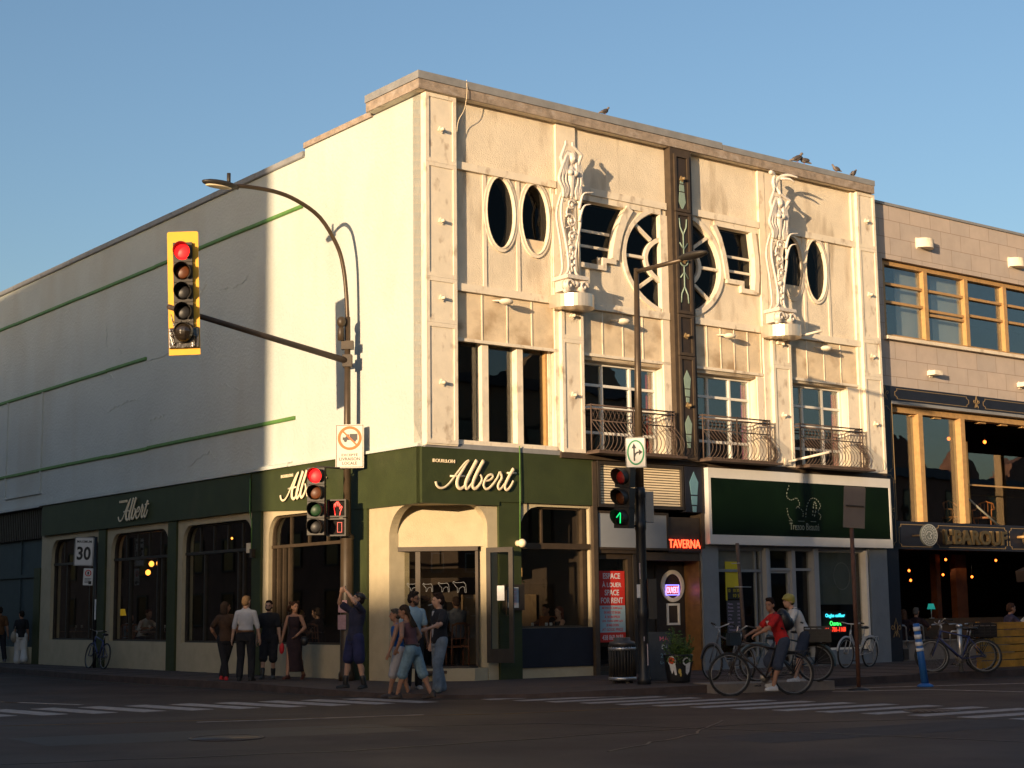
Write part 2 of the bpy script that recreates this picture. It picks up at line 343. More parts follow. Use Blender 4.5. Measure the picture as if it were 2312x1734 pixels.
WBd=[(4.22,6.64,4.92,7.0),(7.62,9.72,4.92,7.0),(10.90,13.02,4.92,7.02)]
holes=[WA]+[rect(*w) for w in WBd]+[oval(*o) for o in OV]+[hL,hR,stL,stR]
body=MB().panel(FR,[(0,4.86),(14.3,4.86),(14.3,ZT_),(0,ZT_)],holes,-.32,0)
part('facade',body,M['stucco'],B)
mb=MB()                                              # upper blank wall on the left street, its stepped parapet and the returns
mb.panel(FL,[(.001,4.86),(34,4.86),(34,12.02),(4.76,12.02),(4.76,12.22),(1.84,12.22),(1.84,12.3),(0.001,12.3)],(),-.3,0)
part('side_wall',mb,M['left'],B)
mb=MB(); mb.panel(lambda a,b,c:CC+uL*a+uR*b+ZZ*c,[(.32,.32),(.32,14.0),(33.9,14.0),(33.9,.32)],(),11.7,11.9)
mb.panel(lambda a,b,c:CC+uL*a+uR*b+ZZ*c,[(.3,.3),(.3,14.1),(33.9,14.1),(33.9,.3)],(),4.50,4.75)
mb.box(lambda a,b,c:FR(14.02,a,-b)+uR*c,.2,12.1,.31,33.5,0,.25); mb.box(lambda a,b,c:FL(33.7,a,-b)+uL*c,.2,12.0,.31,14,0,.25)
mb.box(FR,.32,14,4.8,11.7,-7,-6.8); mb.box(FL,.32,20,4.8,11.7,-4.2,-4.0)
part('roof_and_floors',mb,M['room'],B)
# panel fields and mouldings
def frame_(mb,F,s0,s1,z0,z1,w,o0,o1): mb.strip(F,rect(s0+w/2,s1-w/2,z0+w/2,z1-w/2),w,o0,o1,True)
for s0,s1 in ((.8,3.54),(4.2,6.66),(7.58,9.96),(10.88,13.5)): part('panel_row',MB().box(FR,s0,s1,7.15,8.12,.001,.012),M['row'],B)
mb=MB()
for s0,s1,n in ((.8,3.54,4),(4.2,6.7,4),(7.6,9.96,5),(10.9,13.5,4)):
    for i in range(n+1):
        s=s0+.04+(s1-s0-.08)*i/n; mb.box(FR,s-.014,s+.014,7.15,8.12,.012,.026)
for s in (1.60,2.50,3.46,11.6,12.50): mb.box(FR,s-.045,s+.045,8.3,10.74,.002,.022)
for s0,s1 in ((.79,3.54),(4.2,6.86),(7.6,9.96),(10.86,13.55)):
    mb.box(FR,s0,s1,10.74,10.9,.0,.07); mb.box(FR,s0,s1,8.13,8.29,.0,.09); mb.box(FR,s0,s1,7.08,7.145,.0,.05)
mb.box(FR,4.2,6.7,10.6,10.735,0,.04); mb.box(FR,8.45,9.96,10.6,10.735,0,.04)
part('belt_course',mb,M['trim'],B)
for i,(cx,cy) in enumerate(OV):
    mb=MB(); mb.strip(FR,circ(cx,cy,.425,.825,36),.075,-.02,.035+.002*i,True); mb.strip(FR,circ(cx,cy,.385,.785,36),.02,-.06,.05+.002*i,True)
    part('oval_surround',mb,M['trim'],B)
gr_=MB()
gr_.strip(FR,[(4.22,9.11),(4.90,9.11),(4.90,9.29),(5.2,9.29),(5.2,9.35)]+curveL[:-1][::-1][0:0],.11,-.02,.08)
gr_.strip(FR,[(q[0]+.09,q[1]) for q in curveL],.2,-.02,.082)
gr_.strip(FR,[(q[0]-.05,q[1]) for q in curveR],.13,-.02,.082)
gr_.strip(FR,[(8.78,9.29),(9.31,9.29),(9.31,9.11),(9.79,9.11)],.11,-.02,.08); gr_.strip(FR,[(9.78,9.11),(9.83,9.5),(9.83,9.95),(9.74,10.6)],.15,-.02,.084)
wl=[q for q in circ(WC[0],WC[1],WX+.06,WZ+.06,60) if q[0]<6.68 and q[1]<10.72]; gr_.strip(FR,wl,.11,-.02,.045)
wr=[q for q in circ(WC[0],WC[1],WX+.06,WZ+.06,60,-180,180) if q[0]>7.64 and q[1]<10.72]; gr_.strip(FR,wr,.11,-.02,.047)
part('window_moulding',gr_,M['trim'],B)
# pilasters
def pilaster(s0,s1,m,name='pilaster',z1=12.235,off=.13,segs=((4.9,7.38),(7.38,8.33),(8.33,10.75),(10.75,12.23)),lb=None,e=.0):
    mb=MB(); mb.box(FR,s0,s1,4.87,z1,-.02,off)
    for a,b in segs: frame_(mb,FR,s0+e,s1-e,a+.003,min(b,z1),.085,off,off+.022)
    return part(name,mb,m,B,lb)
p1=pilaster(-.004,.78,M['trim'],e=.004); p2=pilaster(3.56,4.18,M['trim'],z1=8.33,segs=((4.9,7.38),(7.38,8.33))); p3=pilaster(10.2,10.85,M['trim'],z1=8.33,segs=((4.9,7.38),(7.38,8.33))); part('upper_pilaster',MB().box(FR,3.56,4.12,8.332,12.235,-.02,.05),M['trim'],B); part('upper_pilaster',MB().box(FR,10.22,10.80,8.332,12.235,-.02,.05),M['trim'],B); p4=pilaster(13.58,14.29,M['trim'])
for q in ((9.98,10.198,4.9,12.2,-.02,.06),(13.46,13.578,4.9,12.2,-.02,.06),(6.66,6.88,4.9,10.6,-.25,.05),(3.45,3.558,4.95,10.6,-.02,.05),(4.182,4.22,4.9,10.6,-.02,.05),(9.74,9.975,4.9,7.05,-.2,.04),(13.03,13.455,4.9,7.05,-.2,.04)): part('pier',MB().box(FR,*q),M['trim'],B)
mb=MB(); mb.box(FR,6.885,7.565,4.87,12.235,-.02,.2)
for a,b in ((4.9,7.3),(7.3,8.28),(8.28,10.7),(10.7,12.1)): frame_(mb,FR,6.985,7.465,a+.01,b-.01,.07,.2,.245)
bp_=part('brown_pilaster',mb,M['brown'],B,'dark brown central pilaster with pale ornament')
mb=MB()
for a,b in ((4.98,7.22),(7.38,8.2),(8.36,10.62),(10.78,12.0)): mb.box(FR,7.06,7.39,a,b,.2,.212)
part('pilaster_panel',mb,M['brownp'],bp_)
def arrow(mb,s,z0,up=1,k=1,o=.212):
    f=lambda P:[(s+a*k,z0+b*k*up) for a,b in P]
    for P in ([(-.09,.0),(.09,0),(.13,.27),(.0,.5),(-.13,.27)],[(-.075,-.22),(.075,-.22),(.09,-.03),(-.09,-.03)],[(-.05,-.38),(.05,-.38),(.06,-.25),(-.06,-.25)]):
        P=f(P); mb.panel(FR,P if up>0 else P[::-1],(),o,o+.012)
for q in ((6.55,1),(5.5,1),(11.18,-1)): mb=MB(); arrow(mb,7.225,q[0],q[1],.85); part('glass_inlay',mb,M['mint'],bp_)
g=[V((0,0,0))]; mb=MB()
def ln(P,r=.018,o=.222): mb.tube([FR(7.225+a,9.55+b,o) for a,b in P],r,6)
for k in (1,-1):
    ln([(0,.14*k),(0,.62*k),(-.1,.8*k),(-.12,1.0*k)]); ln([(0,.62*k),(.1,.8*k),(.12,1.0*k)]); ln([(-.13,.42*k),(0,.27*k),(.13,.42*k)])
mb.tube([FR(7.225+a,9.55+b,.222) for a,b in circ(0,0,.13,.13,16)],.018,6,closed=True)
part('line_ornament',mb,M['mint'],bp_)
def bolt(s,z,o,m):
    mb=MB(); mb.box(lambda a,b,c:FR(s+a*.9+b*.4,z-a*.4+b*.9,o+c),-.055,.055,-.055,.055,0,.03); mb.lathe([(.035,0),(.035,.09),(.015,.1)],FR(s,z,o+.02),8,nR); part('anchor_bolt',mb,m,B)
for s in (.39,3.87,10.52,13.93):
    for z in (11.47,9.52,7.9,6.15):
        if z>9 and 3<s<11: continue
        bolt(s,z,.13,M['trim'])
for z in (11.5,9.55,7.77,6.15): bolt(7.225,z,.215,M['gold'])
# windows in the facade: frames and panes
def pane(parent,F,poly,o,m=None): return part('pane',MB().panel(F,poly,(),o,o+.012),m or GL,parent)
for i,(cx,cy) in enumerate(OV):
    w=part('oval_window',MB().strip(FR,circ(cx,cy,.37,.77,32),.02,-.05,-.02,True),M['trim'],B)
    pane(w,FR,circ(cx,cy,.375,.775,30),-.045,GLK)
    if i in (1,2): part('boarded_base',MB().panel(FR,[q for q in circ(cx,cy,.375,.775,40,180,360) if q[1]<9.52],(),-.03,-.015),M['row'],w)
for hp,sg in ((hL,-1),(hR,1)):
    w=MB(); w.strip(FR,hp,.05,-.12,-.04,True)
    for a in (38,0,-38): w.box(lambda p,q,c,a=a:FR(WC[0]+sg*(p*cos(R_(a))-q*sin(R_(a))),WC[1]+(p*sin(R_(a))+q*cos(R_(a)))*.84,c),.86,1.46,-.04,.04,-.11,-.01)
    inner=[q for q in circ(WC[0],WC[1],.86,.56,50,90,270) if q[0]<6.74] if sg<0 else [q for q in circ(WC[0],WC[1],.86,.56,50,-90,90) if q[0]>7.58]
    w.strip(FR,inner,.10,-.12,.0)
    o=part('wheel_window',w,M['trim'],B,'half of the round wheel window, %s of the brown pilaster'%('left' if sg<0 else 'right')); pane(o,FR,hp,-.09,GLK)
for hp,s0,s1 in ((stL,4.22,5.3),(stR,8.7,9.78)):
    w=MB(); w.strip(FR,hp,.05,-.12,-.07,True)
    for z in (9.93,9.58): w.box(FR,s0+(.15 if s0>5 else 0),s1-(.12 if s0<5 else .05),z-.03,z+.03,-.12,-.06)
    o=part('stepped_window',w,M['trim'],B); pane(o,FR,hp,-.10,GLK)
w=MB(); w.box(FR,1.53,1.70,5.0,7.13,-.28,-.04); w.box(FR,2.46,2.62,5.0,7.13,-.28,-.04); w.box(FR,.79,3.45,4.93,5.02,-.1,.07)
w.box(FR,.80,.86,5.02,7.13,-.28,-.2); w.box(FR,3.36,3.44,5.02,7.12,-.28,-.1)
o=part('triple_window',w,M['trim'],B); 
for a,b in ((.86,1.53),(1.70,2.46),(2.62,3.36)): pane(o,FR,rect(a,b,5.02,7.12),-.22)
part('window_post',MB().box(FR,3.30,3.358,5.02,7.12,-.24,-.12),M['orange'],o)
for s0,s1,z0,z1 in WBd:
    w=MB(); frame_(w,FR,s0,s1,z0,z1,.07,-.28,-.18)
    for z in (6.48,5.98,5.42): w.box(FR,s0+.05,s1-.05,z-.03,z+.03,-.27,-.19)
    for s in (s0+(s1-s0)*.31,s0+(s1-s0)*.66): w.box(FR,s-.028,s+.028,z0+.04,z1-.04,-.272,-.186)
    o=part('balcony_window',w,M['white'],B); pane(o,FR,rect(s0+.03,s1-.03,z0+.03,z1-.03),-.24,GLB)
    part('window_soffit',MB().box(FR,s0,s1,z1-.001,z1+.07,-.3,.0),M['row'],o)  # tan underside of the window head
def curtain(s0,s1,z0,z1,o,m,label,F=FR):
    mb=MB(); n=36; vs=[]; 
    for i in range(n+1):
        f=i/n; s=s0+(s1-s0)*f; d=o+.035*sin(f*(s1-s0)*70)
        vs+=[F(s,z1,d),F(s+.02*sin(i),z0,d)]
    mb.add(vs,[(2*i,2*i+1,2*i+3,2*i+2) for i in range(n)],True); solo('curtain',mb,m,label,'curtain','curtains in the balcony windows')
cr_=mat('red_curtain',(.5,.06,.03),.9,.25,6); cp_=mat('pink_curtain',(.55,.12,.22),.9,.25,6)
curtain(6.50,6.80,5.0,6.9,-.42,cr_,'red curtain in the balcony window nearest the corner'); curtain(9.62,9.90,5.0,6.9,-.42,cp_,'pink curtain in the middle balcony window'); curtain(12.90,13.2,5.0,6.9,-.42,mat('coral_curtain',(.55,.1,.1),.9,.25,6),'coral curtain in the far right balcony window')
# ledge and cornice
mb=MB(); mb.box(FR,3.5,14.3,4.78,4.9,-.1,.14); mb.box(FR,3.45,14.32,4.74,4.78,-.1,.06); part('ledge',mb,M['brown'],B)
mb=MB(); mb.box(FR,.0,3.8,4.83,4.93,-.1,.09); part('drip_edge',mb,M['flash'],B); mb=MB(); mb.box(FL,.0,5.2,4.842,4.90,-.1,.13); mb.box(FL,5.2,20.2,4.842,4.925,-.1,.15); mb.box(FL,20.2,34,4.82,4.90,-.1,.13); mb.box(FL,5.2,19,4.95,4.975,-.02,.04); part('drip_edge',mb,M['left'],B)
mb=MB()
Cf=lambda a,b,c:CC+uL*a+uR*b+ZZ*c
mb.panel(Cf,[(-.2,-.2),(1.78,-.2),(1.78,.3),(.3,.3),(.3,14.2),(-.2,14.2)],(),12.242,12.29); part('cornice_soffit',mb,M['trim'],B)
for n_,P,w in ((0,[(1.8,-.19),(-.19,-.19),(-.19,3.9)],.06),(1,[(-.195,3.91),(-.19,9.9)],.06),(2,[(-.19,9.91),(-.2,14.2)],.07)): part('cornice',MB().strip(Cf,P,w,12.245-.004*n_,12.45-.006*n_),M['wood'],B,'weathered timber cornice board')
mb=MB(); mb.strip(Cf,[(1.82,-.205),(-.205,-.205),(-.205,8.6)],.07,12.455,12.62); part('roof_flashing',mb,M['flash'],B); mb=MB(); mb.strip(Cf,[(-.2,8.62),(-.21,14.22)],.075,12.44,12.58)
mb.panel(Cf,[(-.17,-.17),(1.78,-.17),(1.78,1.5),(.6,1.5),(.6,14.2),(-.17,14.2)],(),12.3,12.56)
part('roof_flashing',mb,M['flash'],B)
mb=MB(); mb.box(FL,1.845,4.76,12.2,12.33,-.25,.05); part('coping',mb,M['wood'],B); mb=MB(); mb.box(FL,4.77,34,12.0,12.125,-.28,.045)
for i in range(13): mb.box(FL,4.77+i*2.3,4.77+i*2.3+2.28,12.015,12.14+.004*(i%2),-.3,.06)
part('coping',mb,M['flash'],B)
for z,a,b in ((10.86,4.82,34),(8.40,13.1,34),(5.96,5.1,34)):
    mb=MB(); k=int((b-a)/2.6)
    for i in range(k+1):
        p,q=a+i*2.6,min(b,a+i*2.6+2.59); zz=z+rnd.uniform(-.012,.012); mb.box(FL,p,q,zz-.035,zz+.035,0,.05); mb.box(FL,p,q,zz-.05,zz-.035,0,.03)
    part('green_moulding',mb,M['pipe'],B)
for s in (20.45,23.4,26.4): part('batten',MB().box(FL,s-.04,s+.04,5.3,8.35,0,.045),M['left'],B)
part('batten',MB().box(FL,20.35,23.4,5.24,5.298,.0,.05),M['left'],B)
# plaster cracks and patches on the blank wall
mb=MB()
def crack(P,n=10,j=.05,w=.018):
    Q=[]
    for i in range(len(P)-1):
        for t in range(n): f=t/n; Q.append((P[i][0]*(1-f)+P[i+1][0]*f+rnd.uniform(-j,j),P[i][1]*(1-f)+P[i+1][1]*f+rnd.uniform(-j,j)))
    mb.strip(FL,Q,w,-.005,.012)
for P in ([(15.8,9.7),(15.75,9.0)],[(14.9,8.95),(14.7,8.75)],[(15.6,8.3),(15.2,8.15)],[(13,8.3),(11.4,8.35),(9.5,7.9)],[(12.9,6.7),(11.8,6.75)],[(15.6,7.25),(14.2,7.4),(13.5,7.35)],[(9,9.6),(8.1,9.5),(7.3,9.7)],[(8.8,7.2),(7.6,6.9)],[(10.5,5.3),(9.3,5.55),(9,5.35)],[(11,9.2),(9.5,9.9)]): crack(P)
part('plaster_crack',mb,M['left'],B)
# ---- ground floor, left street ----
def gw(mb,F,z1,s0,s1,holes,o0=-.3,o1=0): mb.panel(F,[(s0,.12),(s1,.12),(s1,z1),(s0,z1)],holes,o0,o1)
LW=[(3.1,6.3,.86,3.77),(7.08,10.74,.86,3.77),(11.54,15.12,.87,3.77),(15.95,19.42,.88,3.78)]
hs=[arch(a,b,c,d,(.42 if i!=9 else 0,.5),(.42,.5)) for i,(a,b,c,d) in enumerate(LW)]
mb=MB(); gw(mb,FL,3.98,2.0,20.2,hs); part('shopfront_wall',mb,M['cream'],B)
for a,b in ((2.0,2.96),(6.56,7.0),(11.0,11.48),(15.4,15.88)): part('green_pier',MB().box(FL,a,b,.13,3.96,-.02,.06),M['green'],B)
mb=MB(); mb.box(FL,7.02,11.5,3.93,4.83,-.1,.1); mb.box(FL,11.505,15.9,3.935,4.83,-.1,.1); mb.box(FL,15.905,20.0,3.94,4.83,-.1,.1); part('fascia',mb,M['green'],B)
mb=MB(); mb.panel(FL,[(0,3.70),(2.0,3.70),(7.0,3.93),(7.0,4.84),(0,4.84)],(),-.12,.08); mb.panel(FR,[(-.08,3.70),(1.86,3.70),(1.86,3.78),(4.44,3.78),(4.44,4.83),(-.08,4.83)],(),-.12,.08)
part('fascia',mb,M['green'],B,'green corner fascia carrying the script sign')
for i,(h,(a,b,c,d)) in enumerate(zip(hs,LW)):
    w=MB(); w.strip(FL,h,.09,-.2,-.1,True); w.box(FL,a,b,3.03,3.1,-.2,-.08)
    n=[4,5,5,5][i]
    for k in range(1,n): w.box(FL,a+(b-a)*k/n-.02,a+(b-a)*k/n+.02,3.1,d-.05,-.19,-.12)
    for k in ((.17,.24,.72) if i else (.76,.84,.92)): w.box(FL,a+(b-a)*k-.03,a+(b-a)*k+.03,c,3.03,-.19,-.1)
    o=part('shop_window',w,M['bronze'] if i==0 else M['dark'],B); pane(o,FL,h,-.16,GLD)
mb=MB(); mb.box(FL,20.2,34,3.9,4.8,-.25,-.1)
for k in range(90): mb.box(FL,20.22+k*.15,20.28+k*.15,3.9,4.79,-.1,-.04)
part('corrugated_panel',mb,M['dark'],B); 
mb=MB(); mb.box(FL,20.2,34,.12,3.9,-.3,-.16); mb.box(FL,20.22,34,2.74,2.84,-.16,-.1); mb.box(FL,22.2,22.26,.12,3.9,-.16,-.12); part('teal_panel',mb,mat('dark_teal',(.035,.055,.06),.6,.15,2),B); part('low_wall',MB().box(FL,20.75,34,.12,.64,-.16,.02),M['cream'],B)
part('green_pier',MB().box(FL,20.22,20.7,.12,3.0,-.16,.03),M['green'],B)
# ---- slanted entrance under the overhanging corner ----
mb=MB(); mb.box(FL,1.24,1.998,.14,3.72,-.5,-.002); part('entrance_column',mb,M['cream'],B)
mb=MB(); mb.box(FR,1.60,1.858,.14,3.72,-.35,-.002); part('entrance_column',mb,M['cream'],B)
def brk(F,s0,s1,z0,z1):
    P=[(s0,z1),(s0,z0)]+[(s0+(s1-s0)*(1-cos(pi/2*i/10)),z0+(z1-z0)*sin(pi/2*i/10)) for i in range(1,11)]; return P
part('arch_bracket',MB().panel(FL,brk(FL,1.245,.55,3.05,3.705),(),-.2,-.004),M['cream'],B); part('arch_bracket',MB().panel(FR,brk(FR,1.6,1.2,3.25,3.705),(),-.18,-.004),M['cream'],B)
part('porch_soffit',MB().panel(Cf,[(-.02,-.02),(2.0,-.02),(2.0,1.0),(1.0,2.0),(-.02,2.0)],(),3.72,3.8),M['cream'],B)
mb=MB(); mb.box(FE,-.25,LE+.25,2.87,3.74,-.2,0); mb.box(FE,-.25,0,.3,2.87,-.2,0); part('door_lintel',mb,M['cream'],B)
mb=MB(); mb.panel(Cf,[(1.24,-.0),(1.24,.9),(.6,1.58),(-.0,1.58),(-.06,1.2),(1.0,-.06)],(),.1,.40); part('door_step',mb,M['cream'],B)
part('door_mat',MB().panel(Cf,[(1.15,.12),(1.15,.8),(.6,1.45),(.15,1.45),(.12,1.2),(1.0,.12)],(),.40,.44),M['dark'],B)
w=MB(); w.box(FE,0,LE,2.78,2.87,-.18,.04); w.box(FE,0,.07,.44,2.8,-.16,-.05); w.box(FE,.36,.46,.44,2.8,-.16,-.03); w.box(FE,LE-.06,LE,.44,2.8,-.16,-.03); w.box(FE,0,.4,.44,.6,-.15,-.06)
o=part('entrance_frame',w,M['bronze'],B); pane(o,FE,rect(.05,.38,.6,2.8),-.1,GLD)
# open door leaf swung out to the right
h0=FR(1.56,0,.02); h1=FR(1.80,0,.60); ud=(h1-h0); DL=ud.length; ud.normalize(); nd=V((ud.y,-ud.x,0)); FD=lambda a,b,c:h0+ud*a+nd*c+ZZ*b
w=MB(); w.strip(FD,rect(.05,DL-.05,.55,2.78),.1,-.02,.025,True); w.box(FD,0.1,DL-.1,.6,.78,-.015,.02); o=part('open_door',w,M['dark'],B,'dark framed glass door standing open')
pane(o,FD,rect(.08,DL-.08,.7,2.75),0,GLD); hb=MB(); hb.tube([FD(DL-.12,1.95,.03),FD(DL-.12,1.95,.09),FD(DL-.12,1.45,.09),FD(DL-.12,1.45,.03)],.014,6); part('handle',hb,M['bronze'],o)
part('door_notice',MB().box(FD,.25,.42,1.75,2.05,.014,.018),M['paper'],o)
# ---- ground floor, right street ----
part('green_pier',MB().box(FR,1.862,2.44,.13,3.78,-.3,.05),M['green'],B)
hr=[(2.46,1.18),(4.36,1.18),(4.36,3.72),(2.95,3.72),(2.75,3.68),(2.58,3.55),(2.48,3.38),(2.46,3.2)]
mb=MB(); mb.panel(FR,[(2.44,.14),(4.40,.14),(4.40,3.79),(2.44,3.79)],[hr],-.3,0); part('shopfront_wall',mb,M['cream'],B)
part('stall_riser',MB().box(FR,2.445,4.38,.36,1.178,0,.03),M['navy'],B)
w=MB(); w.strip(FR,hr,.08,-.2,-.1,True); w.box(FR,2.46,4.36,2.83,2.95,-.22,.02); w.box(FR,3.12,3.16,2.95,3.7,-.18,-.12); w.box(FR,4.2,4.28,1.2,3.7,-.2,-.05)
o=part('shop_window',w,M['bronze'],B); pane(o,FR,hr,-.16,GLD)
mb=MB(); mb.box(FR,4.40,4.52,.14,4.74,-.3,.1); part('brown_post',mb,M['brown'],B)
mb=MB(); mb.box(FR,4.52,7.12,3.74,4.74,-.3,.0); frame_(mb,FR,4.54,7.12,3.76,4.76,.07,0,.12); part('shutter_box',mb,M['dark'],B)
mb=MB()
for k in range(15):
    z=3.83+k*.058; mb.box(FR,4.6,7.05,z+.012,z+.05,.0,.055)
part('roller_shutter',mb,M['letter'],B)
mb=MB(); mb.box(FR,7.165,7.70,3.72,4.76,-.2,.12); part('tile_box',mb,M['navy'],B)
mb=MB(); arrow(mb,7.43,4.12,1,1.05,.122); part('glass_inlay',mb,mat('blue_glass_tile',(.12,.24,.3),.4,.1,8),B)
mb=MB(); mb.box(FR,4.53,6.66,2.86,3.66,-.25,.05); part('blank_sign_panel',mb,M['lgrey'],B); mb=MB(); frame_(mb,FR,4.53,6.66,2.84,3.68,.05,.05,.07); mb.box(FR,4.53,5.75,2.76,2.84,-.25,.04); part('panel_frame',mb,M['bronze'],B)
w=MB(); frame_(w,FR,4.54,5.62,.2,2.76,.12,-.2,-.05); o=part('rental_window',w,M['bronze'],B); pane(o,FR,rect(4.6,5.56,.3,2.7),-.14,GLD); part('rental_stall',MB().box(FR,4.54,5.62,.13,.22,-.2,0),M['dark'],o)
mb=MB(); mb.box(FR,5.64,6.0,.13,2.84,-.5,-.02); part('brown_post',mb,M['dark'],B)
mb=MB(); mb.box(FR,6.0,7.68,2.62,2.8,-.6,-.02); mb.box(FR,6.66,7.68,2.8,3.6,-.4,.02); part('tavern_canopy',mb,M['brown'],B)
mb=MB(); mb.box(FR,6.0,7.72,.13,2.64,-.62,-.55); part('tavern_back_wall',mb,M['brown'],B)
mb=MB(); mb.panel(lambda a,b,c:FR(7.66,b,a)+uR*c,rect(-.55,-.02,.13,2.62),(),0,.1); part('varnished_wall',mb,mat('varnished_brown',(.20,.10,.035),.35,.25,5,spec=.6),B)
w=MB(); w.box(FR,6.75,7.64,.2,2.58,-.55,-.50); o=part('tavern_door',w,M['brownp'],B); w=MB(); w.strip(FR,circ(7.25,2.06,.31,.32,32),.09,-.50,-.46,True); part('porthole_rim',w,M['trim'],o); part('pane',MB().panel(FR,circ(7.25,2.06,.27,.28,24),(),-.498,-.49),mat('dark_glass',(.03,.02,.02),.1,spec=.8),o)
w=MB(); w.strip(FR,rect(7.08,7.43,1.20,1.64),.05,-.5,-.47,True); part('small_window_frame',w,M['white'],o)
mb=MB(); mb.box(FR,7.70,7.80,2.9,4.74,-.3,.06); part('brown_post',mb,M['brown'],B)
# nail salon shop
part('grey_pier',MB().box(FR,7.72,8.24,.13,3.03,-.3,.03),M['grey'],B); part('grey_pier',MB().box(FR,13.6,14.28,.13,3.0,-.3,.03),M['grey'],B); mb=MB(); mb.box(FR,11.722,13.598,.13,.5,-.3,.0); mb.box(FR,11.2,11.72,.13,.35,-.3,-.002); part('salon_plinth',mb,M['grey'],B)
mb=MB(); mb.box(FR,8.24,13.6,2.9,3.1,-.5,-.05); part('salon_head',mb,M['grey'],B)
w=MB(); frame_(w,FR,8.25,9.82,.35,2.92,.05,-.2,-.1); w.box(FR,8.25,9.82,2.38,2.44,-.19,-.1); w.box(FR,9.60,9.64,.35,2.92,-.19,-.11); w.box(FR,8.25,9.85,.13,.37,-.3,-.05)
o=part('salon_window',w,M['grey'],B); pane(o,FR,rect(8.28,9.8,.4,2.9),-.16,GLD)
part('window_film',MB().box(FR,8.28,9.60,2.44,2.9,-.18,-.175),M['lgrey'],o)
w=MB(); w.box(FR,9.84,9.95,.13,2.95,-.25,.02); w.box(FR,10.0,10.06,.13,2.95,-.24,-.05); frame_(w,FR,10.0,10.82,.2,2.42,.06,-.22,-.14); w.box(FR,10.0,11.6,2.42,2.48,-.22,-.1); w.box(FR,10.82,10.95,.13,2.95,-.24,-.06); w.box(FR,11.55,11.72,.13,2.95,-.25,.0); w.box(FR,9.96,11.6,.13,.22,-.3,-.1)
o=part('salon_door',w,M['lgrey'],B); pane(o,FR,rect(10.03,10.8,.25,2.9),-.18,GLD); pane(o,FR,rect(10.95,11.56,.25,2.9),-.2,GLD)
w=MB(); frame_(w,FR,11.74,13.58,.5,2.93,.05,-.2,-.1); w.box(FR,13.45,13.52,.45,2.93,-.2,.03); o=part('salon_window',w,M['white'],B); pane(o,FR,rect(11.78,13.55,.55,2.9),-.16,GLD)
part('window_film',MB().box(FR,11.78,13.30,1.6,2.9,-.18,-.175),mat('frosted_film',(.13,.15,.14),.7,.1,2),o)
w=MB(); w.strip(FR,circ(12.75,2.3,.3,.33,30),.015,-.174,-.17,True); part('ring_logo',w,M['lgrey'],o)
# rooms behind the glass
mb=MB()
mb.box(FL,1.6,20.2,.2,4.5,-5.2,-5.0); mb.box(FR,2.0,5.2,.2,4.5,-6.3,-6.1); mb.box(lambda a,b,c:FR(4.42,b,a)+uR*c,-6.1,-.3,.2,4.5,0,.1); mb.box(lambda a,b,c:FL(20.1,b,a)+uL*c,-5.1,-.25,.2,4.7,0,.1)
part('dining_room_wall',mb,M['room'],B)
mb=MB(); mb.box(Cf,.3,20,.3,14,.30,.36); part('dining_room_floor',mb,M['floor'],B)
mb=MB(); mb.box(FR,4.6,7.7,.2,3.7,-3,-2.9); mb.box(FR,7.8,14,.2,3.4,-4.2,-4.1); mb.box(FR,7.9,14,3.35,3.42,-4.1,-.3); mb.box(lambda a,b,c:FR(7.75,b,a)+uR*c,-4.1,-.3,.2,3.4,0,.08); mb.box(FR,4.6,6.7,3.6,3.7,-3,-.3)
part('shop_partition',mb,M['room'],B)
part('bar_front',MB().box(FE,-.3,1.9,.4,1.75,-2.6,-2.5),M['roomw'],B); part('bar_shelf',MB().box(FE,-1.5,2.5,2.3,2.5,-3.2,-2.9),M['orange'],B)
part('inner_partition',MB().box(FR,2.3,4.3,.4,1.9,-1.9,-1.8),M['roomw'],B)
# ---------------- stone building next door ----------------
def blockm():
    m=mat('stone_block',(.44,.375,.33),.85,.07,2,.25,50); n=m.node_tree.nodes;l=m.node_tree.links;b=n['Principled BSDF']
    tc=n.new('ShaderNodeTexCoord'); mp=n.new('ShaderNodeMapping'); mp.inputs['Rotation'].default_value=(0,0,-(pi/2-aR)); l.new(tc.outputs['Object'],mp.inputs[0])
    sx=n.new('ShaderNodeSeparateXYZ'); l.new(mp.outputs[0],sx.inputs[0]); cb=n.new('ShaderNodeCombineXYZ'); l.new(sx.outputs[0],cb.inputs[0]); l.new(sx.outputs[2],cb.inputs[1])
    br=n.new('ShaderNodeTexBrick'); l.new(cb.outputs[0],br.inputs[0]); br.inputs['Scale'].default_value=1; br.inputs['Brick Width'].default_value=.88; br.inputs['Row Height'].default_value=.47; br.inputs['Mortar Size'].default_value=.008
    src=b.inputs['Base Color'].links[0].from_socket
    br.inputs['Color1'].default_value=(.95,.95,.95,1); br.inputs['Color2'].default_value=(1.08,1.04,1.0,1); br.inputs['Mortar'].default_value=(.62,.56,.5,1)
    mx=n.new('ShaderNodeMixRGB'); mx.blend_type='MULTIPLY'; mx.inputs[0].default_value=1; l.new(src,mx.inputs[1]); l.new(br.outputs[0],mx.inputs[2]); l.new(mx.outputs[0],b.inputs['Base Color']); return m
G=thing('stone_building','pale stone block building with wooden windows and navy bar front','building',tuple(FB(14.35,0)))
mb=MB(); mb.panel(FB,[(14.36,7.24),(34,7.24),(34,12.15),(14.36,12.15)],[rect(14.86,26,8.58,10.68)],-.4,0); part('stone_wall',mb,blockm(),G)
mb=MB(); mb.box(FB,14.36,34,12.15,12.22,-.4,.04); part('coping',mb,M['flash'],G)
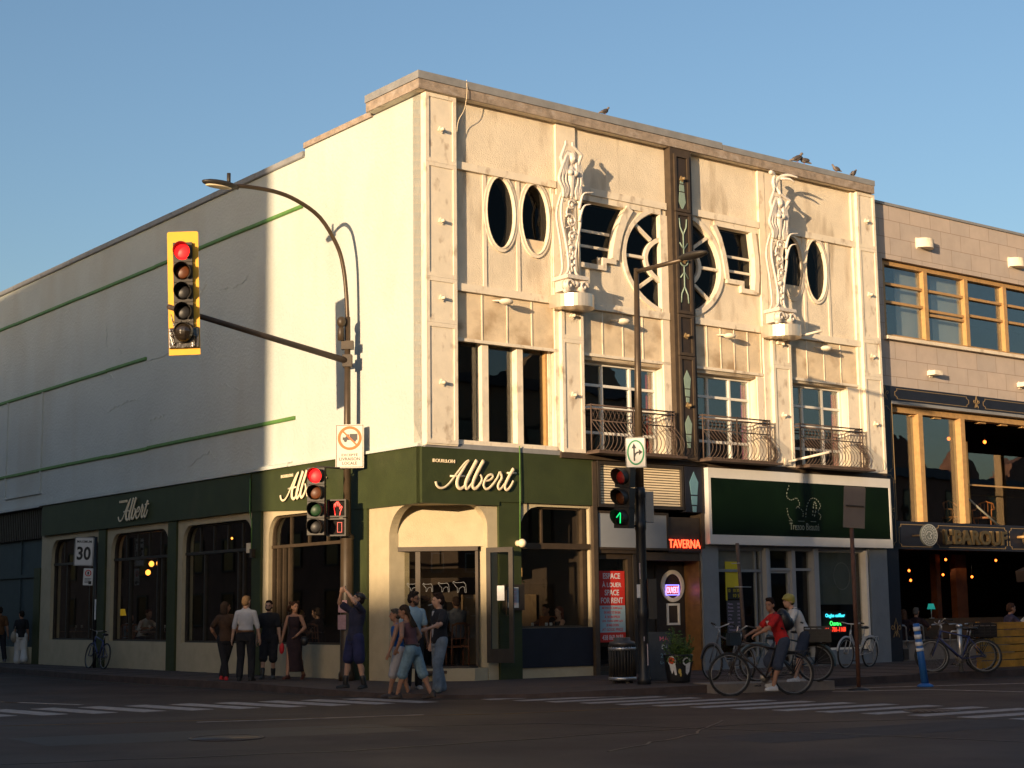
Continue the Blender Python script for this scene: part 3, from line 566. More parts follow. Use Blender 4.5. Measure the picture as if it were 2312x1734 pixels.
mb=MB(); mb.box(FB,14.4,34,.1,12.0,-9,-8.8); mb.box(FB,14.4,34,11.8,11.9,-8.8,-.41); mb.box(FB,14.36,34,7.5,7.7,-8.8,-.41); mb.box(FB,14.36,34,3.2,3.5,-8.8,-.41); mb.box(FB,14.362,14.5,.1,12,-8.8,-.41); mb.box(FB,33.8,34,.1,12,-8.8,-.41); part('interior_wall',mb,M['room'],G)
w=MB(); w.box(FB,14.86,26,10.55,10.66,-.3,-.12); w.box(FB,14.86,26,8.6,8.68,-.3,-.12)
for k in range(7):
    s=14.90+1.80*k; w.box(FB,s+(-.02 if k==0 else 0),s+.16,8.66,10.56,-.3,-.1)
o=part('ribbon_window',w,M['orange'],G,'long wooden ribbon window'); pane(o,FB,rect(14.9,26,8.62,10.6),-.24,GLB)
w=MB()
for k in range(6):
    s=15.06+1.80*k; zs=(10.05,9.56) if k!=1 else (10.05,9.50,9.38)
    for z in zs: w.box(FB,s,s+1.64,z-.035,z+.035,-.235,-.15)
part('glazing_bar',w,M['orange'],o)
w=MB()
for s0,s1 in ((15.95,17.0),(17.5,19.0)): w.box(FB,s0,s1,8.75,10.6,-.5,-.48)
part('roller_blind',w,M['signw'],o)
part('window_sill',MB().box(FB,14.8,26,8.49,8.58,-.1,.12),M['stucco'],G)
for i in range(3):
    s=16.62+4.17*i
    if s<24: 
        L_=thing('wall_sconce','cream half drum wall lamp above the %s pane of the ribbon window'%['first','third','fifth'][i],'wall lamp',tuple(FB(s,11.2)),0,'drum lamps on the stone wall')
        mb=MB(); P=circ(0,0,.31,.28,16,0,180); vs=[FB(s+a,z,max(0,b)+.0) for z in (11.15,11.4) for a,b in P]; n=len(P); mb.add(vs,[tuple(range(n)),tuple(range(2*n-1,n-1,-1))]+[(j,(j+1)%n,n+(j+1)%n,n+j) for j in range(n)]); part('drum',mb,M['trim'],L_); part('back_plate',MB().box(FB,s-.3,s+.3,11.12,11.43,0,.02),M['trim'],L_)
for i,s in enumerate((16.66,20.7)):
    L_=thing('flood_light','small boxy spotlight low on the stone wall %s'%('near the navy corner post' if i==0 else 'at the right edge of the photo'),'spotlight',tuple(FB(s,7.7)),0,'small spotlights on the stone wall')
    part('box_housing',MB().box(FB,s-.16,s+.16,7.66,7.78,.02,.28),M['trim'],L_); part('bracket',MB().box(FB,s-.06,s+.06,7.62,7.82,0,.03),M['trim'],L_)
mb=MB(); mb.box(FB,14.37,34,6.84,7.25,-.4,.06); mb.box(FB,14.37,14.88,3.02,6.84,-.4,.06); mb.box(FB,14.37,34,3.0,3.72,-.4,.06); mb.box(FB,14.37,14.87,.1,3.0,-.4,.08); mb.box(FB,22.6,23.1,.1,3.0,-.4,.05)
part('navy_front',mb,M['navy'],G)
mb=MB()
def orn(P,w=.016): mb.strip(FB,P,w,.05,.066)
def pan(a,b,c,d,k=.09): orn([(a+k,c),(b-k,c),(b-k,c+k*.5),(b,c+k),(b,d-k),(b-k,d-k*.5),(b-k,d),(a+k,d),(a+k,d-k*.5),(a,d-k),(a,c+k),(a+k,c+k*.5),(a+k,c)])
for a,b in ((14.95,16.4),(16.5,19.6),(19.72,22.5)): pan(a,b,3.07,3.64)
pan(15.05,18.2,6.92,7.19); pan(18.85,22,6.92,7.19); pan(14.43,14.83,3.1,4.9); pan(14.43,14.83,5.0,6.7)
orn([(14.9,3.75),(14.9,6.8)]); orn([(14.42,.2),(14.42,2.9)],.012); orn([(14.82,1.0),(14.82,2.9)],.012)
def fleur(s,z,k):
    q=lambda P:mb.strip(FB,[(s+a*k,z+b*k) for a,b in P],.014,.09,.104)
    q([(0,-.3),(-.05,-.1),(-.12,.15),(0,.5),(.12,.15),(.05,-.1),(0,-.3)]); 
    for g in (1,-1): q([(g*.03,-.1),(g*.15,.12),(g*.28,.2),(g*.34,.08),(g*.26,0),(g*.2,.04)]); q([(g*.03,-.1),(g*.16,-.2),(g*.2,-.35)])
    q([(-.15,-.1),(.15,-.1)])
for s,z,k in ((14.6,7.02,.42),(18.5,7.04,.38),(14.62,.95,.55),(14.62,3.95,.5)): fleur(s,z,k)
part('gilt_ornament',mb,M['gold'],G)
w=MB(); w.box(FB,14.9,26,6.78,6.86,-.3,.08)
part('window_head',w,M['flash'],G)
w=MB(); 
for s in (16.16,17.98,21.6,23.4): w.box(FB,s,s+.18,3.74,6.6,-.34,-.08)
w.box(FB,14.89,26,6.6,6.78,-.4,-.12)
for k in range(8): w.box(FB,15+k*1.0,15.3+k*1.0,6.55,6.6,-.36,-.2)
o=part('bar_window',w,M['orange'],G); pane(o,FB,rect(14.9,17.98,3.74,6.6),-.28,GLB)
part('inner_post',MB().box(FB,19.9,20.05,3.74,6.2,-1.6,-1.4),M['orange'],G); pane(G,FB,rect(20.0,26,3.74,5.9),-1.5,GLB)
mb=MB(); mb.box(FB,18.25,26,4.80,4.84,-.3,-.27); part('balustrade',mb,M['orange'],G); pane(G,FB,rect(18.25,21.6,3.74,4.78),-.28,GLD)
mb=MB(); mb.tube([FB(18.45,4.6,-.5),FB(19.75,3.74,-.3)],.03,6); part('white_rod',mb,M['white'],G)
mb=MB(); mb.box(FB,14.87,22.6,.1,.62,-.35,-.05); mb.box(FB,14.87,22.6,.62,.66,-.35,.0); part('low_wall',mb,M['conc'],G)
for s in (16.6,18.7,19.6): part('wood_column',MB().box(FB,s,s+(.2 if s<19 else .5),.2,2.98,-1.9,-1.7),mat('red_wood',(.12,.035,.012),.6,.3,3),G)
mb=MB(); mb.box(FB,14.9,16.6,.66,1.3,-1.3,-1.1); mb.box(FB,17.4,22,.66,1.2,-1.3,-1.15); part('bench_back',mb,mat('bench_wood',(.10,.06,.035),.6,.3,3),G)
part('wall_vent',MB().box(FB,15.02,15.22,.18,.45,-.05,-.02),M['brownp'],G)
for i,s in enumerate((15.15,15.85,16.6,17.35,18.0)):
    t=thing('rail_hoop','steel hoop on the bar wall, number %s from the navy post'%['one','two','three','four','five'][i],'rail',tuple(FB(s,.66)),0,'steel hoops on the bar wall')
    mb=MB(); mb.tube([FB(s,.5,0)]+[FB(s-.03+.0,1.0,0)]+[FB(s-.03-.2+.06*0-.0+.2*cos(a)-.0,1.0+.06*sin(a),0) for a in (pi/4,pi/2)]+[FB(s-.42,1.05,0)],.02,8); part('tube',mb,M['steel'],t); part('flange',MB().lathe([(.04,0),(.04,.012)],FB(s,.655,0),10),M['steel'],t)
# bulbs
bulb=emi('bulb_amber',(1,.16,.02),3); warm=emi('bulb_warm',(1,.33,.05),2.6)
def blb(P,r,m,label,group,cord=.5):
    t=thing('hanging_bulb',label,'light bulb',tuple(P),0,group); part('bulb',MB().ell(P,r,r,r*1.1,n=8,m=6),m,t); part('cord',MB().tube([P+ZZ*r,P+ZZ*cord],.006,4),M['black'],t)
for k,(s,z,d) in enumerate(((15.35,2.45,-1.5),(15.4,2.2,-1.5),(16.9,2.75,-1.6),(17.15,2.6,-1.9),(16.75,2.35,-2.2),(17.1,2.35,-2.4),(18.0,2.3,-1.2),(19.1,2.75,-2))): blb(FB(deepR(s,-d),dz(z,-d),d),.035,bulb,'small amber bulb in the dark bar interior','bulbs in the dark bar',.4)
for k,(s,z,d) in enumerate(((17.3,6.0,-1.4),(18.9,6.0,-1.2))): blb(FB(deepR(s,-d),dz(z,-d),d),.05,bulb,'%s amber bulb behind the upper bar windows'%['left','right'][k],'bulbs upstairs',.5)
t=thing('table_lamp','small teal shaded lamp glowing on the bar counter','lamp',tuple(FB(17.5,1.3,-1.0))); part('lamp_shade',MB().lathe([(.11,0),(.07,.15)],FB(17.5,1.45,-1.0),12),emi('teal_glow',(.03,.5,.42),.22),t); part('stem',MB().tube([FB(17.5,1.2,-1),FB(17.5,1.45,-1)],.012,6),M['steel'],t); part('base',MB().lathe([(.07,0),(.07,.02)],FB(17.5,1.2,-1.0),12),M['steel'],t)
# round hanging sign, letters
t=thing('hanging_sign','round pale disc sign with an engraved emblem on the navy bar band','sign',tuple(FB(15.66,3.35)))
fd=flat(FB(15.62,3.35,.48),180-25); mb=MB(); mb.panel(fd,circ(0,0,.27,.29,28),(),-.03,.03); part('disc',mb,mat('pewter',(.12,.135,.13),.5,.15,5,metal=.3),t)
mb=MB(); mb.strip(fd,circ(0,0,.25,.27,28),.015,.03,.036,True); mb.strip(fd,circ(0,0,.15,.16,20),.012,.03,.036,True)
for k in range(18): a=2*pi*k/18; mb.box(lambda p,q,c:fd(p+.2*cos(a),q+.215*sin(a),c),-.014,.014,-.018,.018,.03,.037)
mb.strip(fd,[(-.1,.0),(-.06,.08),(.02,.09),(.09,.03),(.02,.0),(.07,-.08),(-.02,-.1),(-.07,-.04)],.02,.03,.038); part('emblem',mb,M['lgrey'],t)
part('arm',MB().tube([FB(15.5,3.35,.02),FB(15.5,3.35,.45)],.025,8),M['bronze'],t)
t=thing('letter_sign',"raised metal letters L'BAROUF on the navy band",'sign',tuple(FB(18.1,3.34)))
mb=MB(); mb.text("L'BAROUF",FB,18.07,3.35,h=.40,w=2.75,c=.10,ext=.09,bold=.025); part('letters',mb,mat('brushed_brass',(.42,.30,.16),.28,.1,5,metal=.9),t)
t=thing('round_letter_sign','metal letter C cut off by the right photo edge','sign',tuple(FB(20.3,3.34))); mb=MB(); mb.text("C",FB,20.42,3.36,h=.42,c=.1,ext=.09,bold=.03); part('letters',mb,MC['brushed_brass'],t); part('light_stub',MB().tube([FB(20.1,3.4,.05),FB(20.1,3.4,.3)],.04,8),M['orange'],t)
# patio parasol + fence + chairs upstairs
t=thing('patio_parasol','dark brown parasol leaning over the bar terrace at right','parasol',tuple(FB(21.2,.15,1.6)))
c_=FB(21.0,2.95,1.5); mb=MB(); vs=[c_+ZZ*.35]
for k in range(8): a=2*pi*k/8; vs.append(c_+V((1.9*cos(a),1.9*sin(a),-.5)))
for k in range(8): a=2*pi*k/8; vs.append(c_+V((1.88*cos(a),1.88*sin(a),-.8)))
mb.add(vs,[(0,1+k,1+(k+1)%8) for k in range(8)]+[(1+k,9+k,9+(k+1)%8,1+(k+1)%8) for k in range(8)]); part('canopy',mb,mat('parasol_cloth',(.05,.035,.03),.9,.2,4),t)
part('pole',MB().tube([c_-ZZ*2.8,c_+ZZ*.35],.03,8),M['dark'],t)
FP=lambda a,b,c:V((9.95,34.45,.15))+uR*a+nR*c+ZZ*b
t=thing('plank_fence','varnished yellow plank fence of the bar terrace','fence',(9.95,34.45,.15)); pw=mat('yellow_plank',(.58,.27,.03),.35,.35,2.2,.1,30,spec=.6,stain=((.05,.03,.012),.6,.5,(1,1,9)))
mb=MB()
for k in range(6): mb.box(FP,0,6,.04+k*.165,.185+k*.165,0,.03)
part('planks',mb,pw,t); mb=MB()
for s in (.1,2,4,5.9): mb.box(FP,s,s+.08,0,1.03,-.06,-.002)
part('posts',mb,pw,t)
def armchair(loc,rz,label):
    t=thing('rattan_chair',label,'chair',loc,rz,'cane armchairs upstairs',world=False); m=mat('cane',(.42,.15,.04),.5,.25,7)
    part('seat',MB().box(ID,-.25,.25,-.25,.25,.42,.47),m,t)
    for x in (-.24,.24):
        for y in (-.24,.24): part('leg',MB().tube([(x,y,0),(x*.95,y*.95,.44)],.018,6),m,t)
    mb=MB(); mb.tube([(-.27,.25,.66),(-.27,-.1,.68),(-.2,-.27,.85),(0,-.3,.93),(.2,-.27,.85),(.27,-.1,.68),(.27,.25,.66)],.02,6)
    for x in (-.15,-.05,.05,.15): mb.tube([(x,-.24,.46),(x,-.29,.9)],.01,5)
    for x in (-.26,.26): mb.tube([(x,.24,.45),(x,.24,.66)],.016,6); mb.tube([(x,-.22,.2),(x,.22,.42)],.012,5)
    part('arm_and_back',mb,m,t)
armchair(tuple(FB(19.75,3.52,-.75)),R_(150),'orange cane armchair by the glass rail, right one'); armchair(tuple(FB(18.7,3.52,-.95)),R_(200),'shaded cane armchair left behind the white rod')
# ---------------- buildings across the street, behind the camera ----------------
dS=V((sin(SAZ),cos(SAZ),0)); eS=V((cos(SAZ),-sin(SAZ),0))
brick=mat('red_brick',(.22,.11,.075),.9,.2,2); brk2=mat('tan_brick',(.33,.24,.16),.9,.15,2); slate=mat('slate',(.10,.10,.11),.8,.2,3)
def bldg(q0,q1,T,h,dp,m,label,nf,gable=False):
    o0=eS*q0+dS*T; t=thing('row_building',label,'building',tuple(o0)); F=lambda a,b,c:o0+eS*a+dS*c+ZZ*b; w=q1-q0
    part('wall',MB().box(F,0,w,0,h,-dp,0),m,t); part('parapet',MB().box(F,-.1,w+.0,h-.5,h,0,.25),slate,t)
    n=max(3,int(w/3.5))
    for f in range(nf):
        for i in range(n):
            a=(i+.5)*w/n; z=1.2+f*(h-1)/nf
            x=part('window',MB().strip(F,rect(a-.6,a+.6,z,z+1.7),.1,0,.08,True),M['white'],t); part('pane',MB().box(F,a-.55,a+.55,z+.05,z+1.65,.0,.03),MC['dark_glass'],x)
    if gable:
        for a in (w*.25,w*.6): part('gable',MB().panel(F,[(a-3,h),(a+3,h),(a+2,h+1.4),(a,h+2.2),(a-2,h+1.4)],(),-1,.05),m,t)
bldg(-52,-22.98,-22,17,14,brick,'tall red brick building across the street behind the viewer',4)
bldg(-24,-15.0,-76,10.75,10,brk2,'low tan brick building far down the street behind the viewer',3)
bldg(-15.0,34,-78,13.3,12,brick,'long brick row facing the corner from behind the viewer',3)
def row(F,s0,s1,o,h,m,label,nf,nG=0):  # unseen rows, added to block skylight and fill the window reflections
    org=F(s0,0,o); t=thing('row_building',label,'building',tuple(org)); Fo=lambda a,b,c:F(s0+a,b,o-c)
    w=s1-s0; part('wall',MB().box(Fo,0,w,0,h,-9,0),m,t); part('parapet',MB().box(Fo,-.1,w+.1,h-.4,h+.05,.001,.2),slate,t); n=int(w/3.2)
    for f in range(nf):
        for i in range(n):
            a=(i+.5)*w/n; z=1.0+f*(h-1.2)/nf; x=part('window',MB().strip(Fo,rect(a-.6,a+.6,z,z+1.6),.1,0,.08,True),M['brown'],t); part('pane',MB().box(Fo,a-.55,a+.55,z+.05,z+1.55,.0,.03),MC['dark_glass'],x)
    for i in range(nG):
        a=w*(i+.5)/nG; part('gable',MB().panel(Fo,[(a-3,h),(a+3,h),(a+2.2,h+1.1),(a+1,h+1.5),(a,h+1.7),(a-1,h+1.5),(a-2.2,h+1.1)],(),-1,.05),m,t)
row(FR,-9,13.8,25,8.0,brick,'low red building along the right hand street, added out of view',2); row(FR,14,29,25,11.2,brk2,'gabled tan building along the right hand street, added out of view',3,2); row(FR,29.2,43,25,9.6,slate,'dark building along the right hand street, added out of view',3); row(FR,43.2,75,25,8.6,brick,'red row building far down the right hand street, added out of view',3,4)
row(FL,-.3,26,19,12.5,slate,'dark row building facing the long shaded wall, added out of view',4); row(FL,27,70,19,12,brick,'red row building further along the left hand street, added out of view',4)
# ---------------- lettering signs ----------------
AL=[([(.217,4.12),(.242,4.047),(.293,4.005),(.357,3.994),(.434,4.013),(.525,4.074),(.63,4.179),(.735,4.3),(.867,4.444),(.973,4.546),(1.052,4.584)],(.03,.022,.025)),
([(1.045,4.581),(.972,4.492),(.866,4.348),(.786,4.239),(.749,4.141),(.758,4.046),(.823,4.001),(.902,4.03),(.982,4.119),(1.062,4.229)],(.02,.045,.02)),
([(.572,4.245),(.944,4.261)],(.02,.02,.02)),
([(1.251,4.597),(1.103,4.37),(.996,4.194),(.958,4.075),(.981,4.009),(1.033,4.025),(1.127,4.124)],(.045,.042,.022)),
([(1.425,4.6),(1.262,4.355),(1.167,4.18),(1.137,4.071),(1.178,4.016),(1.245,4.033),(1.326,4.116),(1.373,4.193),(1.365,4.268),(1.334,4.305)],(.045,.035,.022)),
([(1.373,4.183),(1.473,4.183),(1.567,4.201),(1.649,4.259),(1.652,4.307),(1.596,4.318),(1.508,4.269),(1.44,4.169),(1.421,4.082),(1.471,4.02),(1.552,4.034),(1.661,4.124),(1.771,4.258),(1.838,4.386)],(.02,.03,.025)),
([(1.838,4.386),(1.88,4.328),(1.886,4.252),(1.824,4.163),(1.789,4.086),(1.815,4.027),(1.876,4.046),(1.966,4.147)],(.028,.032,.022)),
([(2.204,4.467),(2.099,4.326),(2.001,4.17),(1.969,4.082),(2.001,4.02),(2.067,4.042),(2.137,4.121),(2.193,4.216)],(.042,.032,.024)),
([(2.024,4.372),(2.279,4.378)],(.02,.02,.02))]
def spl(P,k=5):
    o=[];n=len(P)
    for i in range(n-1):
        p0,p1,p2,p3=V(P[max(i-1,0)]),V(P[i]),V(P[i+1]),V(P[min(i+2,n-1)])
        for j in range(k): t=j/k; o.append(.5*((2*p1)+(p2-p0)*t+(2*p0-5*p1+4*p2-p3)*t*t+(3*p1-p0-3*p2+p3)*t**3))
    return o+[V(P[-1])]
def script(F,s0,z0,kx,kz,off,label,nrm,wk=1):
    t=thing('script_sign',label,'sign',tuple(F(s0,z0,off)),0,'script lettering signs on the green fascia')
    mb=MB(); g=lambda a,b:F(s0+(a-1.25)*kx,z0+(b-4.29)*kz,off+.05)
    for P,(ra,rm,rb) in AL:
        Q=spl(P) if len(P)>2 else [V(p) for p in P]; n=len(Q)-1; rr=[]
        for i in range(n+1):
            f=i/n; rr.append((ra*(1-2*f)+rm*2*f if f<.5 else rm*(2-2*f)+rb*(2*f-1))*abs(kz)*wk)
        mb.tube([g(q.x,q.y) for q in Q],rr,8,sq=nrm)
    part('letters',mb,M['letter'],t)
    F2=(lambda a,b,c:F(s0+a*(1 if kx>0 else -1),z0+b,off+c))
    mb=MB(); mb.text('BOUILLON',F2,-.8*abs(kx),.26*kz,h=.07*kz,w=.54*abs(kx),c=.0,ext=.02,bold=.02); part('small_letters',mb,M['letter'],t)
script(FR,1.25,4.30,1,1,.085,'cream script Albert sign facing the viewer right of the corner',nR)
script(FL,4.52,4.38,-.98,1,.085,'cream script Albert sign on the sunlit left green fascia, behind the red signal',nL)
script(FL,13.4,4.36,-.93,.95,.105,'dim cream script Albert sign on the long shaded fascia',nL)
def emt(name,c,s): return emi(name,c,s)
t=thing('neon_sign','red neon tavern sign over the varnished doorway','neon sign',tuple(FR(7.17,3.0,.03))); mb=MB(); mb.text('TAVERNA',FR,7.17,3.0,h=.19,w=.98,c=.035,ext=.015); part('neon_letters',mb,emt('neon_red',(1,.06,.02),3.2),t); part('backing',MB().box(FR,6.67,7.67,2.82,2.86,.02,.04),M['dark'],t)
t=thing('open_sign','blue and pink neon OUVERT sign in the round door window','neon sign',tuple(FR(7.23,1.96,-.45))); mb=MB(); mb.text('OUVERT',FR,7.21,1.97,h=.15,w=.36,c=-.445,ext=.01,bold=.01); part('neon_letters',mb,emt('neon_pink',(1,.2,.3),2.2),t); mb=MB(); mb.strip(FR,rect(7.01,7.41,1.86,2.08),.018,-.45,-.44,True); part('neon_border',mb,emt('neon_blue',(.25,.2,1),1.8),t)
t=thing('led_sign','black LED window sign with blue, green and red lines','led sign',tuple(FR(12.5,1.2,-.3))); part('housing',MB().box(FR,12.08,12.98,.9,1.44,-.3,-.27),M['black'],t)
for tx,z,c,n,w in (('Ongles coiffeur',1.32,(.05,.75,1),'led_blue',.72),('Ouvert',1.14,(.05,1,.15),'led_green',.42),('514 701-1168',.99,(1,.05,.02),'led_red',.74)): mb=MB(); mb.text(tx,FR,12.55,z,h=.115,w=w,c=-.265,ext=.006,bold=.01); part('led_line',mb,emt(n,c,1.6),t)
t=thing('shop_sign','large dark green shop sign with thick white frame and worn letters','sign',tuple(FR(11.05,3.9)))
part('board',MB().box(FR,7.9,14.25,3.2,4.55,-.05,.19),M['signg'],t); mb=MB(); mb.box(FR,7.82,14.33,4.53,4.76,-.05,.2); mb.box(FR,7.82,14.33,3.0,3.22,-.05,.2); mb.box(FR,7.82,7.90,3.22,4.53,-.05,.2); mb.box(FR,14.27,14.33,3.22,4.53,-.05,.2); part('border',mb,M['signw'],t)
mb=MB(); ol=mat('outline_white',(.16,.18,.15),.6)
mb.text('Trezoo Beauté',FR,11.05,3.47,h=.17,w=1.05,c=.19,ext=.004)
def dash(P,w=.02):
    Q=spl(P,6)
    for i in range(0,len(Q)-1,2): mb.strip(FR,[tuple(Q[i]),tuple(Q[i+1])],w,.188,.195)
dash([(10.55,4.45),(10.45,4.2),(10.6,4.1),(10.8,4.15),(10.9,4.0),(10.75,3.9)]); dash([(10.45,3.9),(10.5,3.7),(10.6,3.62)]); dash([(11.1,3.7),(11.15,3.95),(11.3,4.15),(11.5,4.15),(11.65,4.0),(11.55,3.85),(11.65,3.75),(11.6,3.65)]); dash([(11.35,3.75),(11.4,4.0),(11.45,4.08),(11.5,3.95),(11.4,3.7)],.03); dash([(10.5,3.6),(11.6,3.6)],.012); dash([(10.8,3.95),(11,3.85),(11.0,3.7)])
part('worn_letters',mb,ol,t)
t=thing('rental_poster','red and pale blue space for rent poster in the narrow window','poster',tuple(FR(4.95,1.6)))
part('red_sheet',MB().box(FR,4.70,5.46,1.63,2.38,-.125,-.12),M['red'],t); part('blue_sheet',MB().box(FR,4.70,5.46,1.05,1.629,-.125,-.12),mat('poster_blue',(.32,.45,.5),.6,.05,4),t); part('phone_sheet',MB().box(FR,4.70,5.46,.84,1.049,-.125,-.12),M['red'],t)
mb=MB()
for tx,z,w in (('ESPACE',2.27,.50),('À LOUER',2.09,.56),('SPACE',1.91,.42),('FOR RENT',1.74,.64)): mb.text(tx,FR,5.08,z,h=.125,w=w,c=-.1195,ext=.002,bold=.02)
part('white_text',mb,M['paper'],t); mb=MB(); mb.text('438 869-0693',FR,5.08,.94,h=.11,w=.6,c=-.1195,ext=.002,bold=.01); part('phone_text',mb,M['paper'],t)
mb=MB()
for tx,z,w in (('MOINS DE 4,000 pi.ca',1.57,.58),('EN HAUT ET EN BAS',1.48,.48),('À BON PRIX',1.39,.45),('LESS THAN 4,000 sq.ft',1.29,.6),('UP AND DOWN',1.205,.36),('AT GOOD PRICE',1.11,.6)): mb.text(tx,FR,5.08,z,h=.06 if w!=.45 else .075,w=w,c=-.1195,ext=.002,bold=.01)
part('red_text',mb,M['red'],t)
t=thing('price_poster','yellow and black hours poster over a purple price list','poster',tuple(FR(8.75,1.9)))
part('yellow_sheet',MB().box(FR,8.62,9.12,2.02,2.62,-.14,-.13),mat('poster_yellow',(.5,.42,.02),.6,.05,5),t); part('black_sheet',MB().box(FR,8.66,9.08,1.75,2.02,-.14,-.129),M['black'],t)
mb=MB(); mb.text('10   10 30',FR,8.87,1.95,h=.08,w=.36,c=-.128,ext=.002); mb.text('10 5',FR,8.95,1.83,h=.08,w=.2,c=-.128,ext=.002); mb.box(FR,8.62,8.66,1.72,2.02,-.14,-.128); part('yellow_text',mb,MC['poster_yellow'],t)
part('list_sheet',MB().box(FR,8.64,9.1,.75,1.72,-.145,-.14),mat('list_dark',(.05,.05,.055),.7,.1,5),t); mb=MB()
for k,tx in enumerate(('Menu','Prices','Epilation','Lifting','Cils','Massage','Facial','Teinture','Baby','Ongles','Soin')): mb.text(tx,FR,8.68,1.64-k*.085,h=.05,c=-.139,ext=.001,al='L'); mb.text('25$',FR,8.98,1.64-k*.085,h=.045,c=-.139,ext=.001,al='L')
part('purple_text',mb,mat('lilac',(.35,.28,.42),.7),t)
t=thing('menu_box','dark framed restaurant menu case on the green pier','menu case',tuple(FR(2.15,1.8,.05))); part('case',MB().box(FR,1.93,2.42,1.55,2.08,.05,.17),M['dark'],t); part('menu_sheet',MB().box(FR,1.98,2.26,1.6,2.02,.17,.174),mat('menu_paper',(.35,.4,.46),.6,.05,4),t); mb=MB(); mb.text('Albert',FR,2.12,1.97,h=.035,c=.175,ext=.001)
for k in range(9): mb.box(FR,2.03,2.21-.01*(k%3),1.90-k*.03,1.906-k*.03,.174,.176)
part('menu_text',mb,M['red'],t)
mb=MB(); mb.tube([FR(2.38,4.97,.12),FR(2.37,4.0,.13),FR(2.35,2.98,.13)],.012,6); t=thing('corner_lamp','round security lamp at the end of a conduit on the green pier','wall lamp',tuple(FR(2.35,2.95,.1))); part('conduit',mb,M['pipe'],t); part('lamp_ball',MB().ell(FR(2.35,2.93,.2),.09,.09,.09),M['letter'],t); part('lamp_mount',MB().lathe([(.07,0),(.05,.14)],FR(2.35,2.93,.05),12,nR),M['letter'],t)
mb=MB(); mb.tube([FL(6.98,4.7,.13),FL(6.98,3.9,.13),FL(6.88,3.7,.13),FL(6.88,3.05,.13)],.014,6); t=thing('wall_conduit','thin conduit with a junction box by the sunlit green pier','conduit',tuple(FL(6.88,3.0))); part('conduit',mb,M['pipe'],t); part('junction_box',MB().box(FL,6.82,6.94,2.85,3.05,.06,.15),M['bronze'],t); part('wall_plate',MB().box(FL,7.12,7.32,2.97,3.2,0,.03),M['letter'],t)
# poles that stick out of the facade, flood lights
for i,(s,z,l) in enumerate(((1.95,7.98,'under the twin oval windows'),(5.25,7.9,'under the left half of the wheel window'),(8.6,7.9,'right of the brown pilaster'),(12.0,7.92,'under the far right oval windows'))):
    t=thing('flood_light','small white floodlight '+l,'floodlight',tuple(FR(s,z,.1)),0,'floodlights on the cream facade'); c=FR(s,z,.28)
    part('housing',MB().ell(c,.16,.12,.07,Matrix.Rotation(R_(30),3,'Z')),M['trim'],t); part('bracket',MB().tube([FR(s-.15,z+.05,0),FR(s-.12,z+.03,.16),c],.02,6),M['trim'],t)
for s,z,l in ((10.45,7.97,'upper white rod below the right statue'),(10.55,5.02,'lower white rod beside the right balcony')):
    t=thing('flag_rod',l,'flag pole',tuple(FR(s,z,.15)),0,'white rods on the right pilaster'); part('rod',MB().tube([FR(s,z,.15),FR(s+.62,z+.2,.95)],[.025,.035],8),M['trim'],t); part('socket',MB().box(FR,s-.1,s+.1,z-.08,z+.08,.14,.2),M['trim'],t)
# balconies
def balcony(s0,s1,label):
    t=thing('balcony_railing',label,'balcony railing',tuple(FR((s0+s1)/2,4.92)),0,'bellied iron balcony railings'); w=s1-s0; E0=.16
    def col(s,sx=0): return [FR(s+sx*.0,5.62,E0+.12),FR(s+sx*.12,5.5,E0+.22),FR(s+sx*.24,5.33,E0+.38),FR(s+sx*.27,5.18,E0+.43),FR(s+sx*.2,5.04,E0+.36),FR(s+sx*.05,4.93,E0+.2)]
    mb=MB()
    for z in (5.96,5.88): mb.tube([FR(s0,z,0),FR(s0,z,E0+.12),FR(s1,z,E0+.12),FR(s1,z,0)],.018,6)
    mb.tube([FR(s0,5.62,E0+.12),FR(s1,5.62,E0+.12)],.014,6)
    for s in (s0,(s0+s1)/2,s1-.09,s1): mb.tube([FR(s,4.9,E0+.12),FR(s,5.98,E0+.12)],.018,6)
    part('rail',mb,M['iron'],t); mb=MB(); mb.box(FR,s0-.05,s1+.1,4.88,4.93,0,E0+.42)
    for k in range(int(w/.1)): mb.tube([FR(s0+k*.1,4.95,.1),FR(s0+k*.1,4.95,E0+.4)],.014,5)
    part('deck',mb,M['iron'],t); mb=MB(); n=int(w/.12)
    for k in range(n): mb.tube([FR(s0+k*w/n,5.62,E0+.12),FR(s0+(k+1)*w/n,5.88,E0+.12)],.006,4); mb.tube([FR(s0+(k+1)*w/n,5.62,E0+.12),FR(s0+k*w/n,5.88,E0+.12)],.006,4)
    part('lattice',mb,M['iron'],t); n=int(w/.115)
    for k in range(n+1): part('baluster',MB().tube(spl3(col(s0+.0+w*k/n,0)),.0085,5),M['iron'],t)
    for k in range(5): part('baluster',MB().tube(spl3([FR(s1,5.62,E0*k/5+.02),FR(s1+.2,5.45,E0*k/5+.05),FR(s1+.34,5.2,E0*k/5+.08),FR(s1+.22,5.0,E0*k/5+.06),FR(s1,4.93,E0*k/5+.02)]),.0085,5),M['iron'],t)
def spl3(P,k=4):
    o=[];n=len(P)
    for i in range(n-1):
        p0,p1,p2,p3=P[max(i-1,0)],P[i],P[i+1],P[min(i+2,n-1)]
        for j in range(k): t=j/k; o.append(.5*((2*p1)+(p2-p0)*t+(2*p0-5*p1+4*p2-p3)*t*t+(3*p1-p0-3*p2+p3)*t**3))
    return o+[P[-1]]
balcony(4.24,6.72,'rusty bellied balcony railing left of the brown pilaster'); balcony(7.62,9.86,'rusty bellied balcony railing above the end of the shutter'); balcony(10.92,13.22,'rusty bellied balcony railing above the white framed shop sign')
